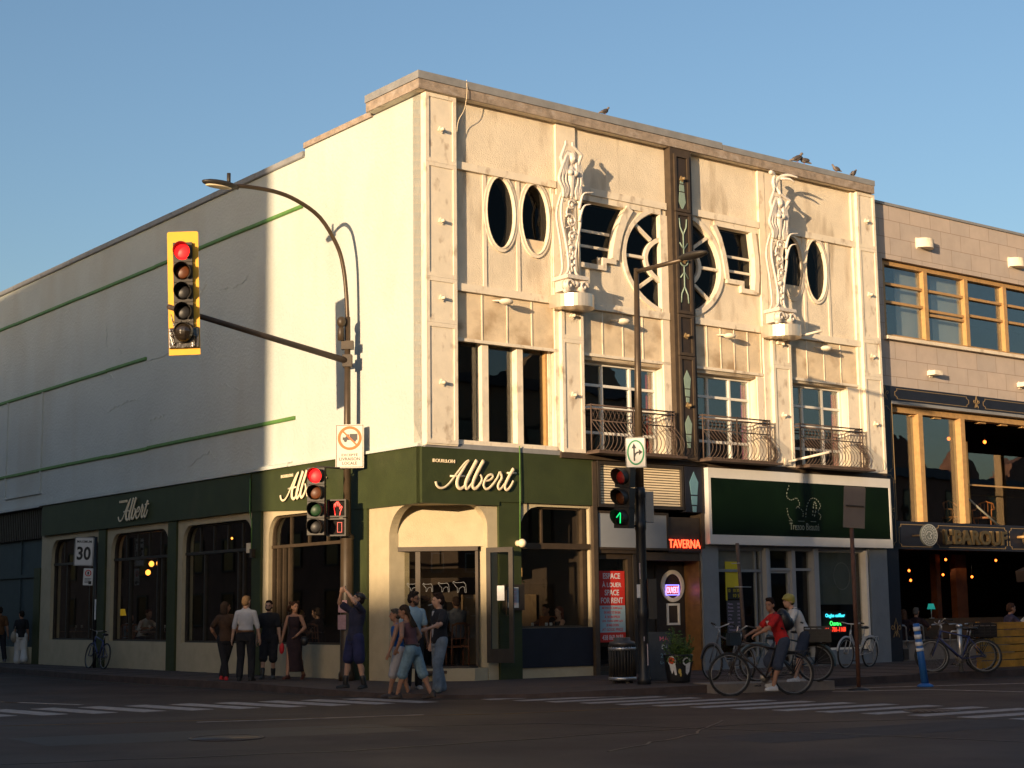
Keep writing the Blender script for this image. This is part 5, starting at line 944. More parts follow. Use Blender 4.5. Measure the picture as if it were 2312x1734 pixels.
# ---------------- bicycles ----------------
def bike(label,loc,rz,lean=0,col='bike_dark',opts=(),steer=0,sc_=1):
    fm=MC[col]; L=Matrix.Rotation(R_(lean),3,'X')
    t=thing('bicycle',label,'bicycle',loc,rz,world=False); k=lambda x,y,z:L@V((x,y,z)); rw=V((-.46,0,.335)); fw=V((.60,0,.335)); bb=V((0,0,.28)); stt=V((-.18,0,.76)); ht=V((.40,0,.86)); hb=V((.44,0,.72))
    T=lambda mb,P,r,n=7:mb.tube([L@V(p) for p in P],r,n)
    mb=MB()
    if 'step' in opts: T(mb,[bb,(.25,0,.42),hb],.022); T(mb,[(-.1,0,.5),(.2,0,.5),(.42,0,.80)],.016)
    else: T(mb,[bb,hb],.019); T(mb,[(-.17,0,.73),ht],.016)
    T(mb,[bb,stt],.016); T(mb,[ht,hb],.022)
    for y in (-.05,.05): T(mb,[(-.165,0,.72),(-.46,y,.335)],.009); T(mb,[bb,(-.46,y,.335)],.010); T(mb,[(.455,y*.6,.70),(.49,y*1.1,.6),(.60,y*1.1,.335)],.012)
    part('frame',mb,fm,t)
    for c,nm in ((rw,'rear'),(fw,'front')):
        w=part('wheel',MB(),M['steel'],t); mb=MB()
        mb.tube([L@V((c.x+.305*cos(a),0,c.z+.305*sin(a))) for a in [2*pi*i/28 for i in range(28)]],.011,5,closed=True)
        mb.tube([k(c.x,-.045,c.z),k(c.x,.045,c.z)],.022,8)
        for i in range(18): a=2*pi*i/18; mb.tube([k(c.x,.03*(-1)**i,c.z),k(c.x+.3*cos(a),0,c.z+.3*sin(a))],.0016,3)
        w.data=mesh('wheel',mb,mat('bike_metal',(.22,.21,.2),.4,.2,9,metal=.6))
        mb=MB(); mb.tube([L@V((c.x+.333*cos(a),0,c.z+.333*sin(a))) for a in [2*pi*i/32 for i in range(32)]],.021,7,closed=True); part('tyre',mb,M['rubber'],w)
    mb=MB(); T(mb,[stt,(-.205,0,.88)],.013); part('seat_post',mb,M['steel'],t)
    mb=MB(); mb.ell(k(-.26,0,.91),.10,.075,.035,L); mb.ell(k(-.13,0,.91),.11,.028,.028,L); part('saddle',mb,M['black'],t)
    mb=MB(); T(mb,[ht,(.375,0,.95),(.40,0,1.0)],.013); st=Matrix.Rotation(R_(steer),3,'Z'); hc=V((.40,0,1.0)); q=lambda p:hc+st@(V(p)-hc)
    hbp=[(.34,-.29,1.02),(.40,-.2,1.03),(.43,-.06,1.0),(.43,.06,1.0),(.40,.2,1.03),(.34,.29,1.02)] if 'up' not in opts else [(.2,-.28,1.06),(.36,-.25,1.1),(.43,-.06,1.02),(.43,.06,1.02),(.36,.25,1.1),(.2,.28,1.06)]
    mb.tube([L@q(p) for p in hbp],.012,7); part('handlebar',mb,M['steel'],t)
    for e in (0,-1): a,b=hbp[e],hbp[1 if e==0 else -2]; g=MB(); a,b=q(a),q(b); g.tube([L@a,L@a.lerp(b,.9)],.017,7); part('grip',g,M['rubber'],t)
    mb=MB(); mb.lathe([(.085,-.004),(.085,.004)],k(0,-.045,.28),20,L@V((0,1,0))); mb.tube([k(0,-.05,.28),k(.11,-.06,.15)],.01,5); mb.tube([k(0,.05,.28),k(-.11,.06,.41)],.01,5)
    mb.tube([k(0,-.045,.365),k(-.46,-.045,.37)],.005,4); mb.tube([k(0,-.045,.195),k(-.46,-.045,.30)],.005,4); mb.lathe([(.045,-.01),(.045,.01)],k(-.46,-.045,.335),12,L@V((0,1,0))); part('crankset',mb,MC['bike_metal'],t)
    for s in (-1,1): mb=MB(); x,z=(.11,.15) if s<0 else (-.11,.41); mb.box(lambda a,b,c:k(x+a,s*.10+b,z+c),-.045,.045,-.04,.04,-.012,.012); part('pedal',mb,M['black'],t)
    if 'rack' in opts:
        mb=MB(); m_=fm if 'lightrack' in opts else M['black']
        for y in (-.06,.06): T(mb,[(-.2,y,.68),(-.72,y,.70),(-.74,y,.62)],.009); T(mb,[(-.46,y,.335),(-.5,y,.69)],.008); T(mb,[(-.46,y,.335),(-.66,y,.69)],.008)
        for x in (-.3,-.45,-.6): T(mb,[(x,-.06,.69),(x,.06,.69)],.007)
        part('rack',mb,m_,t)
    if 'fender' in opts:
        for c,a0,a1 in ((rw,20,190),(fw,10,150)):
            P=[(c.x+.375*cos(R_(a0+(a1-a0)*i/12)),0,c.z+.375*sin(R_(a0+(a1-a0)*i/12))) for i in range(13)]; mb=MB(); T(mb,P,.024,6); part('mudguard',mb,fm,t)
    if 'crate' in opts:
        mb=MB(); 
        F=lambda a,b,c:k(-.52+a,b,.72+c); mb.box(F,-.23,.23,-.17,.17,0,.24)
        for z in (.03,.09,.15,.21,.26): mb.strip(lambda a,b,c:F(a,b,z+c),rect(-.24,.24,-.18,.18),.014,0,.03,True)
        for a in (-.24,-.12,0,.12,.24):
            for b in (-.18,.18): mb.box(F,a-.01,a+.01,b-.008,b+.008,0,.29)
        part('crate',mb,M['black'],t)
    if 'pannier' in opts:
        for y in (-.13,): mb=MB(); mb.box(lambda a,b,c:k(-.62+a,y+b,.30+c),-.14,.14,-.06,.06,0,.38); part('pannier',mb,mat('pannier_black',(.02,.02,.022),.8,.2,6),t)
    if 'basket' in opts: mb=MB(); mb.box(lambda a,b,c:k(.50+a,b,.80+c),-.08,.10,-.12,.12,0,.2); part('front_bag',mb,mat('bag_blue',(.008,.018,.028),.8,.3,6),t)
    t.scale=(sc_,)*3; return t
mat('bike_dark',(.035,.03,.03),.4,.2,5); mat('bike_blue',(.03,.04,.12),.35,.2,5); mat('bike_silver',(.42,.42,.42),.35,.15,5,metal=.3); mat('bike_grey',(.10,.11,.13),.4,.2,5); mat('bike_green',(.05,.09,.12),.4,.2,5)
bike('blue mountain bike leaning on the speed sign post',(-11.22,42.75,.15),R_(126),8,'bike_blue',steer=20)
bike('silver city bike with rack against the salon window',(7.95,36.95,.15),R_(180+47),-4,'bike_silver',('rack','lightrack','fender','step'),25)
bike('dark blue city bike at left of the steel post',(9.36,33.45,.15),R_(168),5,'bike_blue',('up',),10)
bike('black bike half hidden behind the blue one by the steel post',(9.45,34.0,.15),R_(180),-3,'bike_dark',('rack','crate'),15)
bike('grey bike with lifted handlebar parked left of the cyclists',(4.12,30.75,.15),R_(118),3,'bike_grey',('up','fender'),10)
bike('dark bike loaded with a black crate and pannier under the helmeted rider',(5.15,29.95,.17),R_(171),0,'bike_green',('rack','crate','pannier','fender'),0)
bike('large dark trail bike ridden by the person in red',(4.45,28.42,0),R_(180+8),2,'bike_dark',('rack','basket','up'),0,1.1)
# ---------------- pigeons ----------------
pg=mat('pigeon_grey',(.17,.14,.12),.7,.4,14); pgd=mat('pigeon_dark',(.07,.06,.06),.7,.2,9)
def pigeon(P,rz,label,k=1.0,upr=0):
    t=thing('pigeon',label,'pigeon',tuple(P),rz,'pigeons on the cornice',world=False); k*=.85; t.scale=(k,k,k); mb=MB(); R=Matrix.Rotation(R_(-25-upr),3,'Y')
    mb.ell((0,0,.11),.11,.06,.065,R); mb.cap_((.06,0,.15),(.10,0,.21),.04,.028); mb.ell((.115,0,.225),.033,.026,.027); mb.cap_((.14,0,.222),(.16,0,.215),.008,.003)
    mb.cap_((-.08,0,.08),(-.19,0,.05),.035,.018); a=part('body',mb,pg,t); remesh(a,.006,1)
    mb=MB(); 
    for y in (-.05,.05): mb.ell((-.03,y,.115),.10,.016,.045,R)
    part('wing',mb,pgd,t); mb=MB()
    for y in (-.02,.02): mb.tube([(0,y,0),(0,y,.07)],.005,4); mb.tube([(-.01,y,.003),(.03,y,.003)],.005,4)
    part('legs',mb,mat('pigeon_leg',(.3,.08,.06),.6),t)
cz=12.62
pigeon(FR(4.9,cz,.2),R_(30),'lone pigeon above the left statue on the cornice'); pigeon(FR(11.3,cz-.04,.2),R_(20),'pigeon hunched at the left of the cornice group',1.35); pigeon(FR(11.55,cz-.04,.2),R_(200),'pigeon pecking beside the hunched one',1.2,-20); pigeon(FR(12.75,cz-.04,.2),R_(200),'pale pigeon with raised head in the middle of the cornice end'); pigeon(FR(13.45,cz-.04,.2),R_(40),'upright pigeon nearest the right cornice corner',1,25)
t=thing('loose_cable','thin loose cable hanging over the cornice near the corner','cable',tuple(FR(.9,12.5,.5))); part('cable',MB().tube(spl3([FR(1.0,12.65,.22),FR(.98,12.4,.27),FR(.92,12.0,.26),FR(.82,11.75,.18),FR(.8,11.5,.14)]),.007,5),M['letter'],t)
# ---------------- people ----------------
skin={'l':mat('skin_light',(.42,.24,.16),.6,.08,9),'m':mat('skin_tan',(.30,.15,.09),.6,.08,9),'d':mat('skin_brown',(.16,.08,.05),.6,.08,9)}
def cl(name,c,v=.15,r=.9): return mat('cloth_'+name,c,r,v,9,1.0,11)
def ik(a,c,l1,l2,hint):
    a,c,h=V(a),V(c),V(hint); d=c-a; L=min(d.length,(l1+l2)*.999); t=d.normalized(); x=(l1*l1-l2*l2+L*L)/(2*L); y=math.sqrt(max(0,l1*l1-x*x)); n=h-t*h.dot(t); n=n.normalized() if n.length>1e-5 else t.orthogonal().normalized()
    return a+t*x+n*y, a+t*L
def hand(mb,w,el,pn,curl=.6,side=1):
    f=(w-el).normalized(); n=V(pn); n=(n-f*n.dot(f)); n=n.normalized() if n.length>1e-4 else f.orthogonal().normalized(); b=f.cross(n)*side
    M=Matrix((f,b,n)).transposed(); c=w+f*.045
    mb.ell(c,.05,.042,.018,M); mb.cap_(w,c,.026,.026)
    for i,l in enumerate((.068,.076,.072,.056)):
        p=w+f*.085+b*(.027-.018*i); q=p+(f*cos(curl*.6)+n*sin(curl*.6))*l*.45; r=q+(f*cos(curl*1.5)+n*sin(curl*1.5))*l*.4; mb.cap_(p-f*.02,q,.0105,.0098,8); mb.cap_(q,r,.0098,.0085,8)
    p=w+f*.03+b*.035; q=p+(f*.6+b*.7).normalized()*.035; r=q+(f+n*.5).normalized()*.03; mb.cap_(p,q,.012,.011,8); mb.cap_(q,r,.011,.009,8)
def loft(mb,rings,n=20):
    vs=[];fs=[];k=len(rings)
    for c,ax,ay,rx,ry in rings:
        for j in range(n): q=2*pi*j/n; vs.append(V(c)+ax*(rx*cos(q))+ay*(ry*sin(q)))
    for i in range(k-1):
        for j in range(n): fs.append((i*n+j,i*n+(j+1)%n,(i+1)*n+(j+1)%n,(i+1)*n+j))
    fs+=[tuple(range(n))[::-1],tuple(range((k-1)*n,k*n))]; mb.add(vs,fs,True)
def person(label,loc,rz,H=1.75,sk='l',pel=(0,0,.93),lean=(0,0),tw=0,htw=0,wl=(-.24,.05,.80),wr=(.24,.05,.80),al=(-.1,0,.09),ar=(.1,0,.09),kl=(0,1,.05),kr=(0,1,.05),el=(-.5,-1,0),er=(.5,-1,0),hy=0,hp=0,
           top=('tee','white'),bot=('pants','black'),hair=('short',(.03,.02,.015)),shoe=(.02,.02,.02),sock=None,fl=8,fr=-8,pl=None,pr=None,fem=0,curl=.5,vox=.013,belt=None,glasses=0,beard=None,group=None,extra=None,bare=0,sole=None,toe=(0,0)):
    k=H/1.75; t=thing('person',label,'person',loc,rz,group,world=False); t.scale=(k,k,k)
    P=V(pel); lx,ly=lean; up=V((lx,ly,.46)).normalized(); C=P+up*.40; N=P+up*.53; sh=.165 if fem else .185; hw=.10
    rt=V((cos(R_(tw)),sin(R_(tw)),0)); rt=(rt-up*rt.dot(up)).normalized(); fw=up.cross(rt); hr=V((cos(R_(htw)),sin(R_(htw)),0)); hf=V((-hr.y,hr.x,0))
    SL=C+up*.055-rt*(sh-.012); SR=C+up*.055+rt*(sh-.012); HL=P-hr*hw-ZZ*.02; HR=P+hr*hw-ZZ*.02
    EL,WL=ik(SL,wl,.285,.255,el); ER,WR=ik(SR,wr,.285,.255,er); KL,AL_=ik(HL,al,.42,.41,kl); KR,AR_=ik(HR,ar,.42,.41,kr)
    mb=MB(); ws=.86 if fem else 1
    def torso(g=0,z0=0,z1=99):
        sp=[(-.10,.150+.02*fem,.10),(0,.165+.01*fem,.115),(.10,.145*ws,.105),(.19,.128*ws,.10),(.30,.155*ws,.115+.01*fem),(.40,.175*ws,.115),(.47,.165*ws,.095),(.505,.11,.075),(.535,.055,.055)]
        out=[]
        for d,rx,ry in sp:
            if d<z0-.001 or d>z1+.001: continue
            f=max(0,min(1,d/.4)); ax=(hr*(1-f)+rt*f).normalized(); u=ZZ*(1-f)+up*f if d<0 else up; ay=u.cross(ax).normalized(); out.append((P+(ZZ*d if d<0 else up*d),ax,ay,rx+g,ry+g))
        return out
    def legs(m,g,f,z=1,flare=0):
        for h,kn,an in ((HL,KL,AL_),(HR,KR,AR_)):
            if f<=1: m.cap_(h,h.lerp(kn,f),.088+g,.088+g+(.062-.088)*f*.8+flare)
            else: m.cap_(h,kn,.088+g,.062+g+flare*.4); m.cap_(kn,kn.lerp(an,f-1),.060+g,.047+g+(1-min(1,f-1))*.01+flare)
    def arms(m,g,f):
        for s,e,w in ((SL,EL,WL),(SR,ER,WR)):
            if kind not in('tank','dress'): m.cap_(N-up*.05,s,.05+g,.05+g)
            if f<=1: m.cap_(s,s.lerp(e,f),.050+g,.048+g+.008)
            else: m.cap_(s,e,.050+g,.045+g); m.cap_(e,e.lerp(w,f-1),.043+g,.036+g)
    loft(mb,torso(-.006)); legs(mb,-.008,2); mb.cap_(N-up*.045,SL,.05,.046); mb.cap_(N-up*.045,SR,.05,.046)
    
    for s,e,w in ((SL,EL,WL),(SR,ER,WR)): mb.cap_(s,e,.052,.041); mb.cap_(e,w,.042,.027); mb.ell(e.lerp(w,.25),.044,.044,.06)
    for kn,an,kh in ((KL,AL_,kl),(KR,AR_,kr)): mb.ell(kn.lerp(an,.3)-V(kh).normalized()*.018,.052,.055,.10,(an-kn).to_track_quat('Z','Y').to_matrix())
    hd=Matrix.Rotation(R_(hy),3,'Z')@Matrix.Rotation(R_(hp),3,'X'); hc=N+up*.10+hd@V((0,.02,.045)); h=lambda x,y,z:hc+hd@V((x,y,z))
    mb.cap_(N-up*.05,h(0,-.02,-.07),.062,.052); mb.ell(h(0,-.012,.03),.078,.098,.098,hd); mb.ell(h(0,.02,-.035),.062,.075,.085,hd); mb.cap_(h(0,.055,-.09),h(0,.05,-.085),.028,.028)
    mb.cap_(h(0,.085,.02),h(0,.105,-.02),.011,.017); mb.cap_(h(-.03,.075,.038),h(.03,.075,.038),.02,.02); mb.cap_(h(-.018,.085,-.055),h(.018,.085,-.055),.012,.012)
    for s in (-1,1): mb.ell(h(s*.08,-.01,.0),.012,.022,.034,hd)
    fdl=(WL-EL).normalized(); fdr=(WR-ER).normalized()
    hand(mb,WL,EL,pl or (1,.2,0),curl,1); hand(mb,WR,ER,pr or (-1,.2,0),curl,-1)
    b=part('body',mb,skin[sk],t); remesh(b,vox,2)
    ey=MB()
    for s in (-1,1): ey.ell(h(s*.031,.083,.012),.013,.008,.008,hd,8,6)
    part('eyes',ey,M['black'],t)
    # clothes
    g=MB(); kind,cn=top; m=MC['cloth_'+cn]
    if kind in('tee','shirt','tank','jacket','dress'):
        gg={'tee':.018,'shirt':.02,'tank':.008,'jacket':.03,'dress':.008}[kind]; R=torso(gg,-.1 if kind!='dress' else -.02,.535 if kind not in('tank','dress') else .47)
        if kind in ('tee','jacket'): R=[(P-ZZ*.07,hr,hf,.182,.138)]+R[1:]
        if kind=='shirt': R=[r for r in torso(gg,.08,.535)] if belt else R
        loft(g,R)
        if kind in('tee','jacket'): arms(g,.014 if kind=='tee' else .02,.72)
        if kind=='shirt': arms(g,.008,1.15 if cn!='lblue' else .72); g.cap_(N-up*.01-rt*.04,N-up*.01+rt*.04,.05,.05)
        if kind in ('tank','dress'):
            for s in (-1,1): g.cap_(C+up*.02+rt*s*.10+fw*.06,N-up*.02+rt*s*.085,.026,.022); g.cap_(C+up*.02+rt*s*.10-fw*.07,N-up*.02+rt*s*.085,.026,.022)
        if kind=='dress':
            an=(AL_+AR_)/2; loft(g,[(an+ZZ*.06,hr,hf,.20,.20),((KL+KR)/2,hr,hf,.17,.16),(P-ZZ*.12,hr,hf,.19,.15),(P,hr,hf,.18,.135)])
        o=part('dress' if kind=='dress' else 'top',g,m,t); remesh(o,.013,3)
    if extra:
        for nm,fn,mm in extra:
            x=MB(); fn(x,dict(P=P,C=C,N=N,rt=rt,fw=fw,up=up,WL=WL,WR=WR,SL=SL,SR=SR,h=h,hd=hd,HL=HL,HR=HR,EL=EL,ER=ER,KR=KR,KL=KL)); o=part(nm,x,mm,t)
            if nm in('tee_front','cap','skirt','helmet'): remesh(o,.012,1)
    if bot:
        kind,cn=bot; g=MB(); R=[(P-ZZ*.12,hr,hf,.175,.12),(P,hr,hf,.178+.01*fem,.128),(P+up*.07,hr,hf,.165,.12)]; loft(g,R)
        f={'pants':1.97,'jeans':1.99,'shorts':.88,'wide':1.95,'knee':1.1}[kind]; legs(g,{'pants':.020,'jeans':.026,'shorts':.026,'wide':.03,'knee':.026}[kind],f,flare={'wide':.05,'jeans':.022,'pants':.004,'shorts':.012,'knee':.02}[kind])
        o=part('shorts' if kind in('shorts','knee') else 'trousers',g,MC['cloth_'+cn],t); remesh(o,.014,3)
    if belt: g=MB(); g.tube([P+up*.075+hr*(.172*cos(a))+hf*(.128*sin(a)) for a in [2*pi*i/20 for i in range(20)]],.014,6,closed=True); part('belt',g,belt,t)
    if not bare:
        for a,kn,yaw,tp in ((AL_,KL,fl,toe[0]),(AR_,KR,fr,toe[1])):
            if sock: g=MB(); g.cap_(a,a.lerp(kn,.3),.048,.056); part('sock',g,sock,t)
            g=MB(); fm=Matrix.Rotation(R_(yaw),3,'Z')@Matrix.Rotation(R_(tp),3,'X'); q=lambda x,y,z:a+fm@V((x,y,z)); g.cap_(q(0,-.04,-.04),q(0,.03,-.045),.045,.046); g.cap_(q(0,.03,-.05),q(0,.15,-.058),.044,.032); g.cap_(q(0,-.02,0),q(0,-.02,-.04),.042,.044)
            g.box(lambda x,y,z:q(x,y,z),-.04,.04,-.075,.17,-.088,-.06)
            o=part('shoe',g,mat('shoe_%d%d%d'%tuple(int(x*99) for x in shoe),shoe,.6,.1,9),t); remesh(o,.012,1)
    # hair
    st,hcol=hair; hm=mat('hair_%d%d%d'%tuple(int(x*99) for x in hcol),hcol,.95,.35,30,spec=.1); g=MB()
    if st!='bald':
        g.ell(h(0,-.022,.045),.085,.10,.092,hd); g.ell(h(0,-.05,-.0),.082,.075,.085,hd)
        if st=='short': g.ell(h(0,.03,.10),.06,.055,.03,hd)
        if st=='quiff': g.ell(h(0,.04,.115),.06,.06,.035,hd); g.ell(h(0,-.02,.125),.06,.07,.03,hd)
        if st=='bun': g.ell(h(0,-.11,.06),.045,.04,.045,hd)
        if st=='long':
            for i in range(9): x=-.07+.0175*i; g.cap_(h(x,-.05,.05),h(x*1.15,-.095,-.12),.03,.032); g.cap_(h(x*1.15,-.095,-.12),N-up*(.12+.02*(i%3))-fw*.13+rt*x*1.2,.03,.018)
        if st=='curly':
            for i in range(70): a=rnd.uniform(0,2*pi); zz=rnd.uniform(-.2,.12); r=.075+.055*(1-abs(zz+.05)/.2); g.ell(h(r*cos(a)*1.1,-.045+r*sin(a)*.85-.01,zz),.033,.033,.033,n=8,m=6) if not(sin(a)>.35 and zz<.07) else None
        if st=='bob':
            for i in range(11): a=pi+pi*i/10; g.cap_(h(.075*cos(a),-.02+.085*sin(a),.05),h(.085*cos(a),-.03+.085*sin(a),-.14),.026,.02)
        o=part('hair',g,hm,t); remesh(o,.009 if st!='curly' else .011,1)
    if beard: g=MB(); g.ell(h(0,.04,-.075),.052,.055,.042,hd); g.cap_(h(-.055,.02,-.04),h(-.04,.05,-.07),.024,.024); g.cap_(h(.055,.02,-.04),h(.04,.05,-.07),.024,.024); o=part('beard',g,mat('beard_dark',beard,.8,.3,30),t); remesh(o,.009,1)
    if glasses:
        g=MB()
        for s in (-1,1): g.tube([h(s*.033+.024*cos(a),.098,.012+.018*sin(a)) for a in [2*pi*i/12 for i in range(12)]],.003,5,closed=True); g.tube([h(s*.057,.095,.015),h(s*.082,.0,.015)],.003,4)
        if glasses>1:
            for s in (-1,1): g.ell(h(s*.033,.1,.012),.024,.004,.018,hd,10,6)
        part('glasses',g,M['black'],t)
    return t
for n_,c_,v_ in (('white',(.46,.44,.44),.08),('black',(.014,.013,.015),.2),('brown',(.13,.055,.02),.2),('dkbrown',(.06,.03,.015),.3),('cream',(.55,.52,.48),.06),('navy',(.022,.022,.045),.2),('navyblue',(.02,.022,.07),.2),('maroon',(.10,.045,.05),.15),('blue',(.01,.075,.24),.15),('lblue',(.22,.32,.38),.1),('denim',(.14,.22,.27),.25),('jeans',(.17,.20,.23),.25),('ltgrey',(.33,.31,.31),.08),('dress',(.025,.012,.014),.2),('dkjean',(.03,.04,.065),.2),('redt',(.42,.012,.012),.12),('grey',(.10,.11,.14),.15),('olive',(.14,.11,.05),.2),('plaid',(.05,.04,.07),.6),('charcoal',(.03,.035,.04),.2)): cl(n_,c_,v_)
tote=mat('tote_beige',(.30,.25,.19),.9,.15,6)
def strap(mb,a,b,r=.01): mb.tube([a,b],r,5)
def x_tote(x,d): p=d['HL']-d['rt']*.13-d['fw']*.02; x.ell(p-ZZ*.03,.10,.12,.19); x.tube([p+ZZ*.12,d['SL']+d['up']*.05,p+ZZ*.12-d['fw']*.08],.012,5)
person('person in a brown tee walking off at the left photo edge',(-15.95,49.2,.15),R_(35),1.74,'m',al=(-.08,.22,.09),ar=(.1,-.28,.13),wl=(-.24,.15,.82),wr=(.24,-.12,.82),top=('tee','brown'),bot=('pants','black'),shoe=(.05,.06,.08))
person('person in white trousers and black top with a beige shoulder bag, walking away',(-14.9,48.0,.15),R_(20),1.60,'m',al=(-.09,.12,.09),ar=(.1,-.2,.13),top=('tee','black'),bot=('wide','cream'),hair=('bun',(.02,.015,.012)),shoe=(.25,.2,.17),fem=1,hy=30,extra=[('shoulder_bag',x_tote,tote)])
person('person in rust and black top with red shoes seen from behind',(-6.2,33.95,.15),R_(5),1.68,'m',pel=(.03,0,.93),lean=(-.02,.02),al=(.06,-.08,.09),ar=(-.06,.1,.09),wl=(-.2,.2,.95),el=(-1,-.6,0),wr=(.28,.1,.95),top=('tee','dkbrown'),bot=('pants','black'),hair=('bob',(.03,.02,.015)),shoe=(.45,.02,.025),fem=1,hy=-55)
person('fair haired person in a white shirt and dark trousers seen from behind',(-5.68,33.55,.15),R_(-6),1.79,'l',al=(-.13,.02,.09),ar=(.13,-.02,.09),wl=(-.30,.02,.80),wr=(.29,.04,.83),el=(-1,-.3,0),er=(1,-.3,0),top=('shirt','white'),bot=('pants','black'),hair=('short',(.20,.12,.06)),belt=mat('belt_brown',(.12,.05,.02),.6),hy=-20)
person('bearded person in black shirt and shorts facing the road',(-5.3,34.25,.15),R_(185),1.70,'l',al=(-.1,-.06,.1),ar=(.12,.2,.09),wl=(-.26,.1,.80),wr=(.27,-.02,.80),top=('tee','black'),bot=('knee','black'),hair=('short',(.02,.012,.01)),beard=(.025,.015,.01),sock=M['black'],shoe=(.05,.05,.05),hy=-10)
redb=mat('red_pouch',(.5,.015,.02),.6,.2,9)
def x_red(x,d): p=d['WR']-ZZ*.17; x.ell(p,.06,.05,.13); x.cap_(d['WR']-ZZ*.08,p,.02,.03)
def x_hbag(x,d): p=d['HL']-d['rt']*.13+ZZ*(-.06); x.ell(p,.11,.07,.11); x.tube([p+ZZ*.08,d['SL']+d['up']*.04],.008,5)
person('curly haired person in a long black strap dress carrying a red pouch',(-4.72,34.05,.15),R_(165),1.66,'m',al=(-.12,-.22,.12),ar=(.08,.2,.09),wl=(-.14,.2,.98),el=(-1,-.3,0),wr=(.30,.06,.80),er=(1,-.2,0),top=('dress','dress'),bot=None,hair=('curly',(.03,.015,.01)),shoe=(.10,.03,.02),fem=1,hy=45,extra=[('red_pouch',x_red,redb),('handbag',x_hbag,M['black'])],toe=(-25,0))
def x_cam(x,d): c=d['h'](0,.16,.03); x.box(lambda a,b,e:c+d['hd']@V((a,b,e)),-.06,.06,-.02,.03,-.035,.035); x.tube([c+d['hd']@V((0,.02,0)),c+d['hd']@V((0,.07,0))],.025,10)
def x_capy(x,d): 
    x.ell(d['h'](0,-.02,.065),.088,.105,.075,d['hd']); x.ell(d['h'](0,-.12,.06),.06,.06,.012,d['hd'])
person('person in navy tee and shorts lifting both arms to hold a camera',(-3.02,30.05,.12),R_(128),1.82,'l',lean=(0,-.05),al=(-.17,-.08,.09),ar=(.17,.10,.09),wl=(-.10,.24,1.74),wr=(.13,.22,1.72),el=(-1,.5,-.2),er=(1,.3,-.2),pl=(.6,.2,1),pr=(-.6,.2,1),top=('tee','navy'),bot=('shorts','navyblue'),hair=('short',(.03,.02,.015)),sock=M['black'],shoe=(.015,.015,.015),hp=18,hy=-28,curl=1.1,glasses=2,extra=[('camera',x_cam,M['black']),('cap',x_capy,M['black'])],fl=25,fr=-15)
person('long haired person in maroon tank top and denim shorts, hand on hip',(-1.80,27.95,0),R_(78),1.70,'m',lean=(0,.10),tw=-20,htw=-5,al=(-.05,.28,.09),ar=(.12,-.32,.10),kl=(-.05,1,.1),kr=(0,1,.1),wl=(-.27,.22,.93),el=(-1,-.7,.2),wr=(.17,.10,.98),er=(.8,-1,.05),pr=(-1,.3,0),top=('tank','maroon'),bot=('knee','denim'),hair=('long',(.045,.03,.02)),shoe=(.03,.02,.015),belt=M['black'],hp=-14,hy=12,toe=(0,-10))
person('person in a bright blue sleeveless top and pale shorts',(-2.12,28.95,0),R_(98),1.62,'m',lean=(0,.04),al=(-.08,.18,.09),ar=(.1,-.2,.1),wl=(-.30,.22,.84),el=(-1,-.5,0),top=('tank','blue'),bot=('knee','ltgrey'),hair=('short',(.06,.05,.04)),shoe=(.04,.03,.03),pel=(-.03,0,.93))
person('bearded person with glasses in a pale blue polo shirt looking right',(-1.90,29.6,.12),R_(195),1.80,'d',al=(-.1,0,.09),ar=(.12,.1,.09),wl=(-.26,.06,.80),wr=(.24,.08,.80),top=('shirt','lblue'),bot=('pants','black'),hair=('quiff',(.012,.01,.01)),beard=(.015,.01,.01),glasses=1,hy=55,shoe=(.3,.3,.3))
def x_tee(x,d): loft(x,[(d['P']+d['up']*z,d['rt'],d['fw'],rx,.142) for z,rx in ((-.06,.075),(.15,.07),(.3,.07),(.42,.075),(.5,.05))])
def x_cig(x,d): x.tube([d['h'](.02,.10,-.055),d['h'](.03,.17,-.075)],.005,5)
person('person in a black open shirt and jeans reaching a forearm sideways, cigarette in mouth',(-1.38,29.0,.08),R_(118),1.80,'l',lean=(0,0),al=(-.12,.10,.09),ar=(.12,-.1,.09),wl=(-.35,.38,1.13),el=(-.6,-1,-.3),wr=(.15,.1,.85),top=('jacket','black'),bot=('jeans','jeans'),hair=('quiff',(.018,.013,.01)),hy=-10,shoe=(.08,.08,.08),extra=[('tee_front',x_tee,MC['cloth_ltgrey']),('cigarette',x_cig,M['paper'])])
# riders
def x_pack(x,d): c=d['C']-d['fw']*.17-d['up']*.06; M_=Matrix((d['rt'],d['fw'],d['up'])).transposed(); x.ell(c,.15,.13,.22,M_); x.ell(c-d['fw']*.06-d['up']*.08,.11,.10,.12,M_); 
def x_straps(x,d):
    for s in (-1,1): x.tube([d['C']+d['rt']*s*.12-d['fw']*.13+d['up']*.05,d['N']+d['rt']*s*.10-d['up']*.0,d['C']+d['rt']*s*.13+d['fw']*.14,d['C']+d['rt']*s*.15-d['up']*.2-d['fw']*.05],.016,6)
def x_print(x,d):
    for i in range(5): x.box(lambda a,b,c:d['C']+d['rt']*a+d['up']*b+d['fw']*(c+.137),-.08+.035*i,-.055+.035*i,-.04,.03,0,.008)
person('cyclist in a red tee and dark knee shorts astride the trail bike',(4.62,28.44,.0),R_(98),1.70,'m',pel=(0,-.16,.98),lean=(0,.16),al=(-.16,.10,.12),ar=(.14,-.02,.22),kl=(-.2,1,.1),kr=(.2,1,.1),wl=(-.24,.40,1.10),wr=(.24,.40,1.10),el=(-1,-.6,-.4),er=(1,-.6,-.4),top=('tee','redt'),bot=('knee','dkjean'),hair=('quiff',(.015,.012,.01)),shoe=(.5,.5,.5),hy=42,curl=1.3,pl=(0,.3,-1),pr=(0,.3,-1),extra=[('backpack',x_pack,M['black']),('backpack_strap',x_straps,M['black']),('shirt_print',x_print,M['paper'])])
